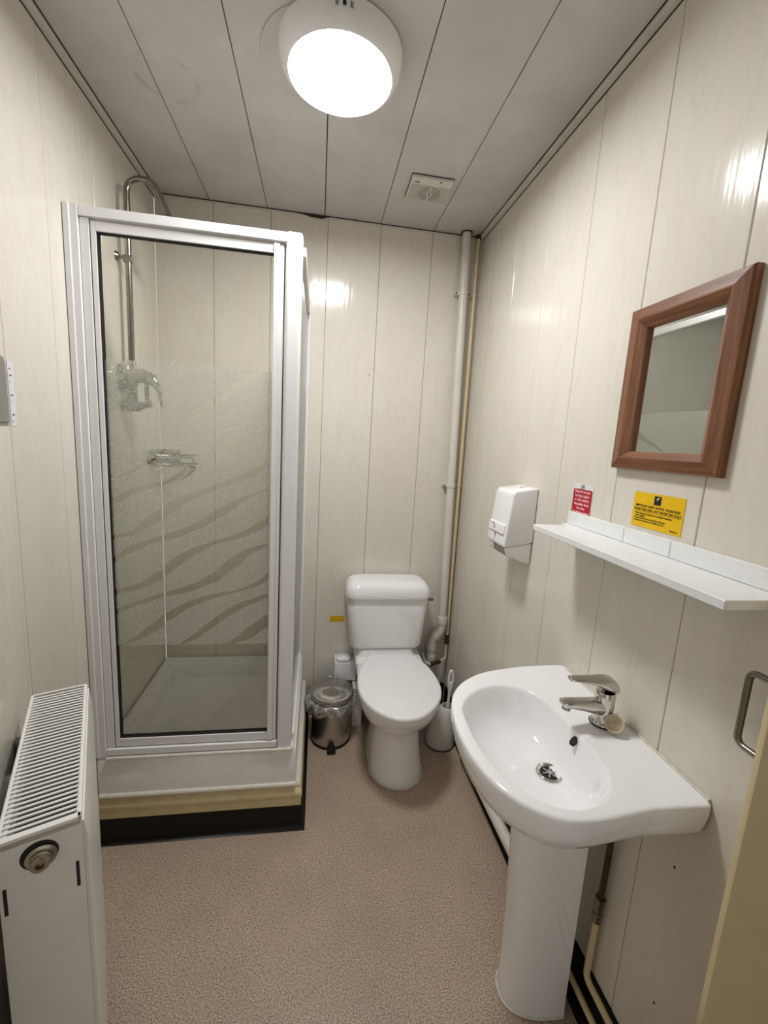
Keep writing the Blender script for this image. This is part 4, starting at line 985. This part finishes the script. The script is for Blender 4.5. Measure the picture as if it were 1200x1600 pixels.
# ================================================================== SIGNS on the right wall
U, V = (0, -1, 0), (0, 0, 1)
t = thing('toilet_notice', 'small red and white notice above the left end of the shelf', 'sign', (XR, 1.126, 1.37))
bm = B(); box(bm, XR - .0012, XR - .0003, 1.079, 1.174, 1.326, 1.412); part(t, 'notice_card', bm, 'paper')
bm = B(); loft(bm, [rrect(1.125, 1.3555, .0445, .0385, .006, XR - e) for e in (.0012, .0015)])
for v in bm.verts: v.co = Vector((v.co.z, v.co.x, 1.3205 + (v.co.y - 1.317)))
part(t, 'red_panel', bm, 'red', ang=None)
for i, s in enumerate(('Please do not put', 'tea bags, nappies', 'or other sanitary', 'disposables down', 'the toilet.', 'Use the bin provided')):
    lettering(t, 'lettering', s, 0.0105 if i < 5 else 0.0095, (XR - .0017, 1.125, 1.3905 - i * 0.0121), U, V, 'inkpink', 'CENTER', squeeze=0.95, bold=0.01)
bm = B(); cz = Vector((XR - .0014, 1.126, 1.4045)) ; rr_ = 0.0068
cz = Vector((XR - .0014, 1.1265, 1.4030))
tube(bm, [cz + Vector((0, rr_ * math.cos(q), rr_ * math.sin(q))) for q in [2 * math.pi * i / 28 for i in range(28)]], 0.0009, 6, closed=True); tube(bm, [cz + Vector((0, .0046, -.0046)), cz + Vector((0, -.0046, .0046))], .0012, 6)
part(t, 'no_entry_symbol', bm, 'ink', 'dark circle with a slash')
t = thing('hot_water_notice', 'yellow safety notice below the mirror', 'sign', (XR, 0.847, 1.378))
bm = B(); box(bm, XR - .0012, XR - .0003, 0.774, 0.9205, 1.3375, 1.4185); part(t, 'notice_card', bm, 'yellow')
bm = B(); box(bm, XR - .0015, XR - .0012, 0.838, 0.858, 1.394, 1.414); pi = part(t, 'pictogram', bm, 'ink', 'black square with a white tap')
bm = B(); box(bm, XR - .0018, XR - .0015, 0.8435, 0.8505, 1.4085, 1.4110); box(bm, XR - .0018, XR - .0015, 0.8475, 0.8505, 1.4045, 1.4110); part(t, 'tap_symbol', bm, 'inkpink', under=pi)
lettering(t, 'lettering', 'IMPORTANT SAFETY NOTICE - PLEASE READ', 0.0081, (XR - .0014, 0.847, 1.3868), U, V, 'ink', 'CENTER', squeeze=0.80, bold=0.016)
lettering(t, 'lettering', 'PLEASE TAKE CARE - HOT WATER CAN SCALD', 0.0081, (XR - .0014, 0.847, 1.3785), U, V, 'ink', 'CENTER', squeeze=0.80, bold=0.016)
bm = B(); box(bm, XR - .0015, XR - .0012, 0.781, 0.913, 1.3738, 1.3744); part(t, 'underline', bm, 'ink')
for i, (s, dx) in enumerate((('1. When using shower please turn on and adjust temperature', 0), ('before entering.', .005), ('2. Please exit shower area and then turn off shower.', 0), ('3. Please do not leave shower on whilst not in use.', 0))):
    lettering(t, 'lettering', s, 0.0056, (XR - .0014, 0.9130 - dx, 1.3690 - i * 0.0056), U, V, 'ink', 'LEFT', squeeze=0.80, bold=0.012)
lettering(t, 'lettering', 'Thank you.', 0.0056, (XR - .0014, 0.783, 1.3445), U, V, 'ink', 'RIGHT', squeeze=0.85, bold=0.012)
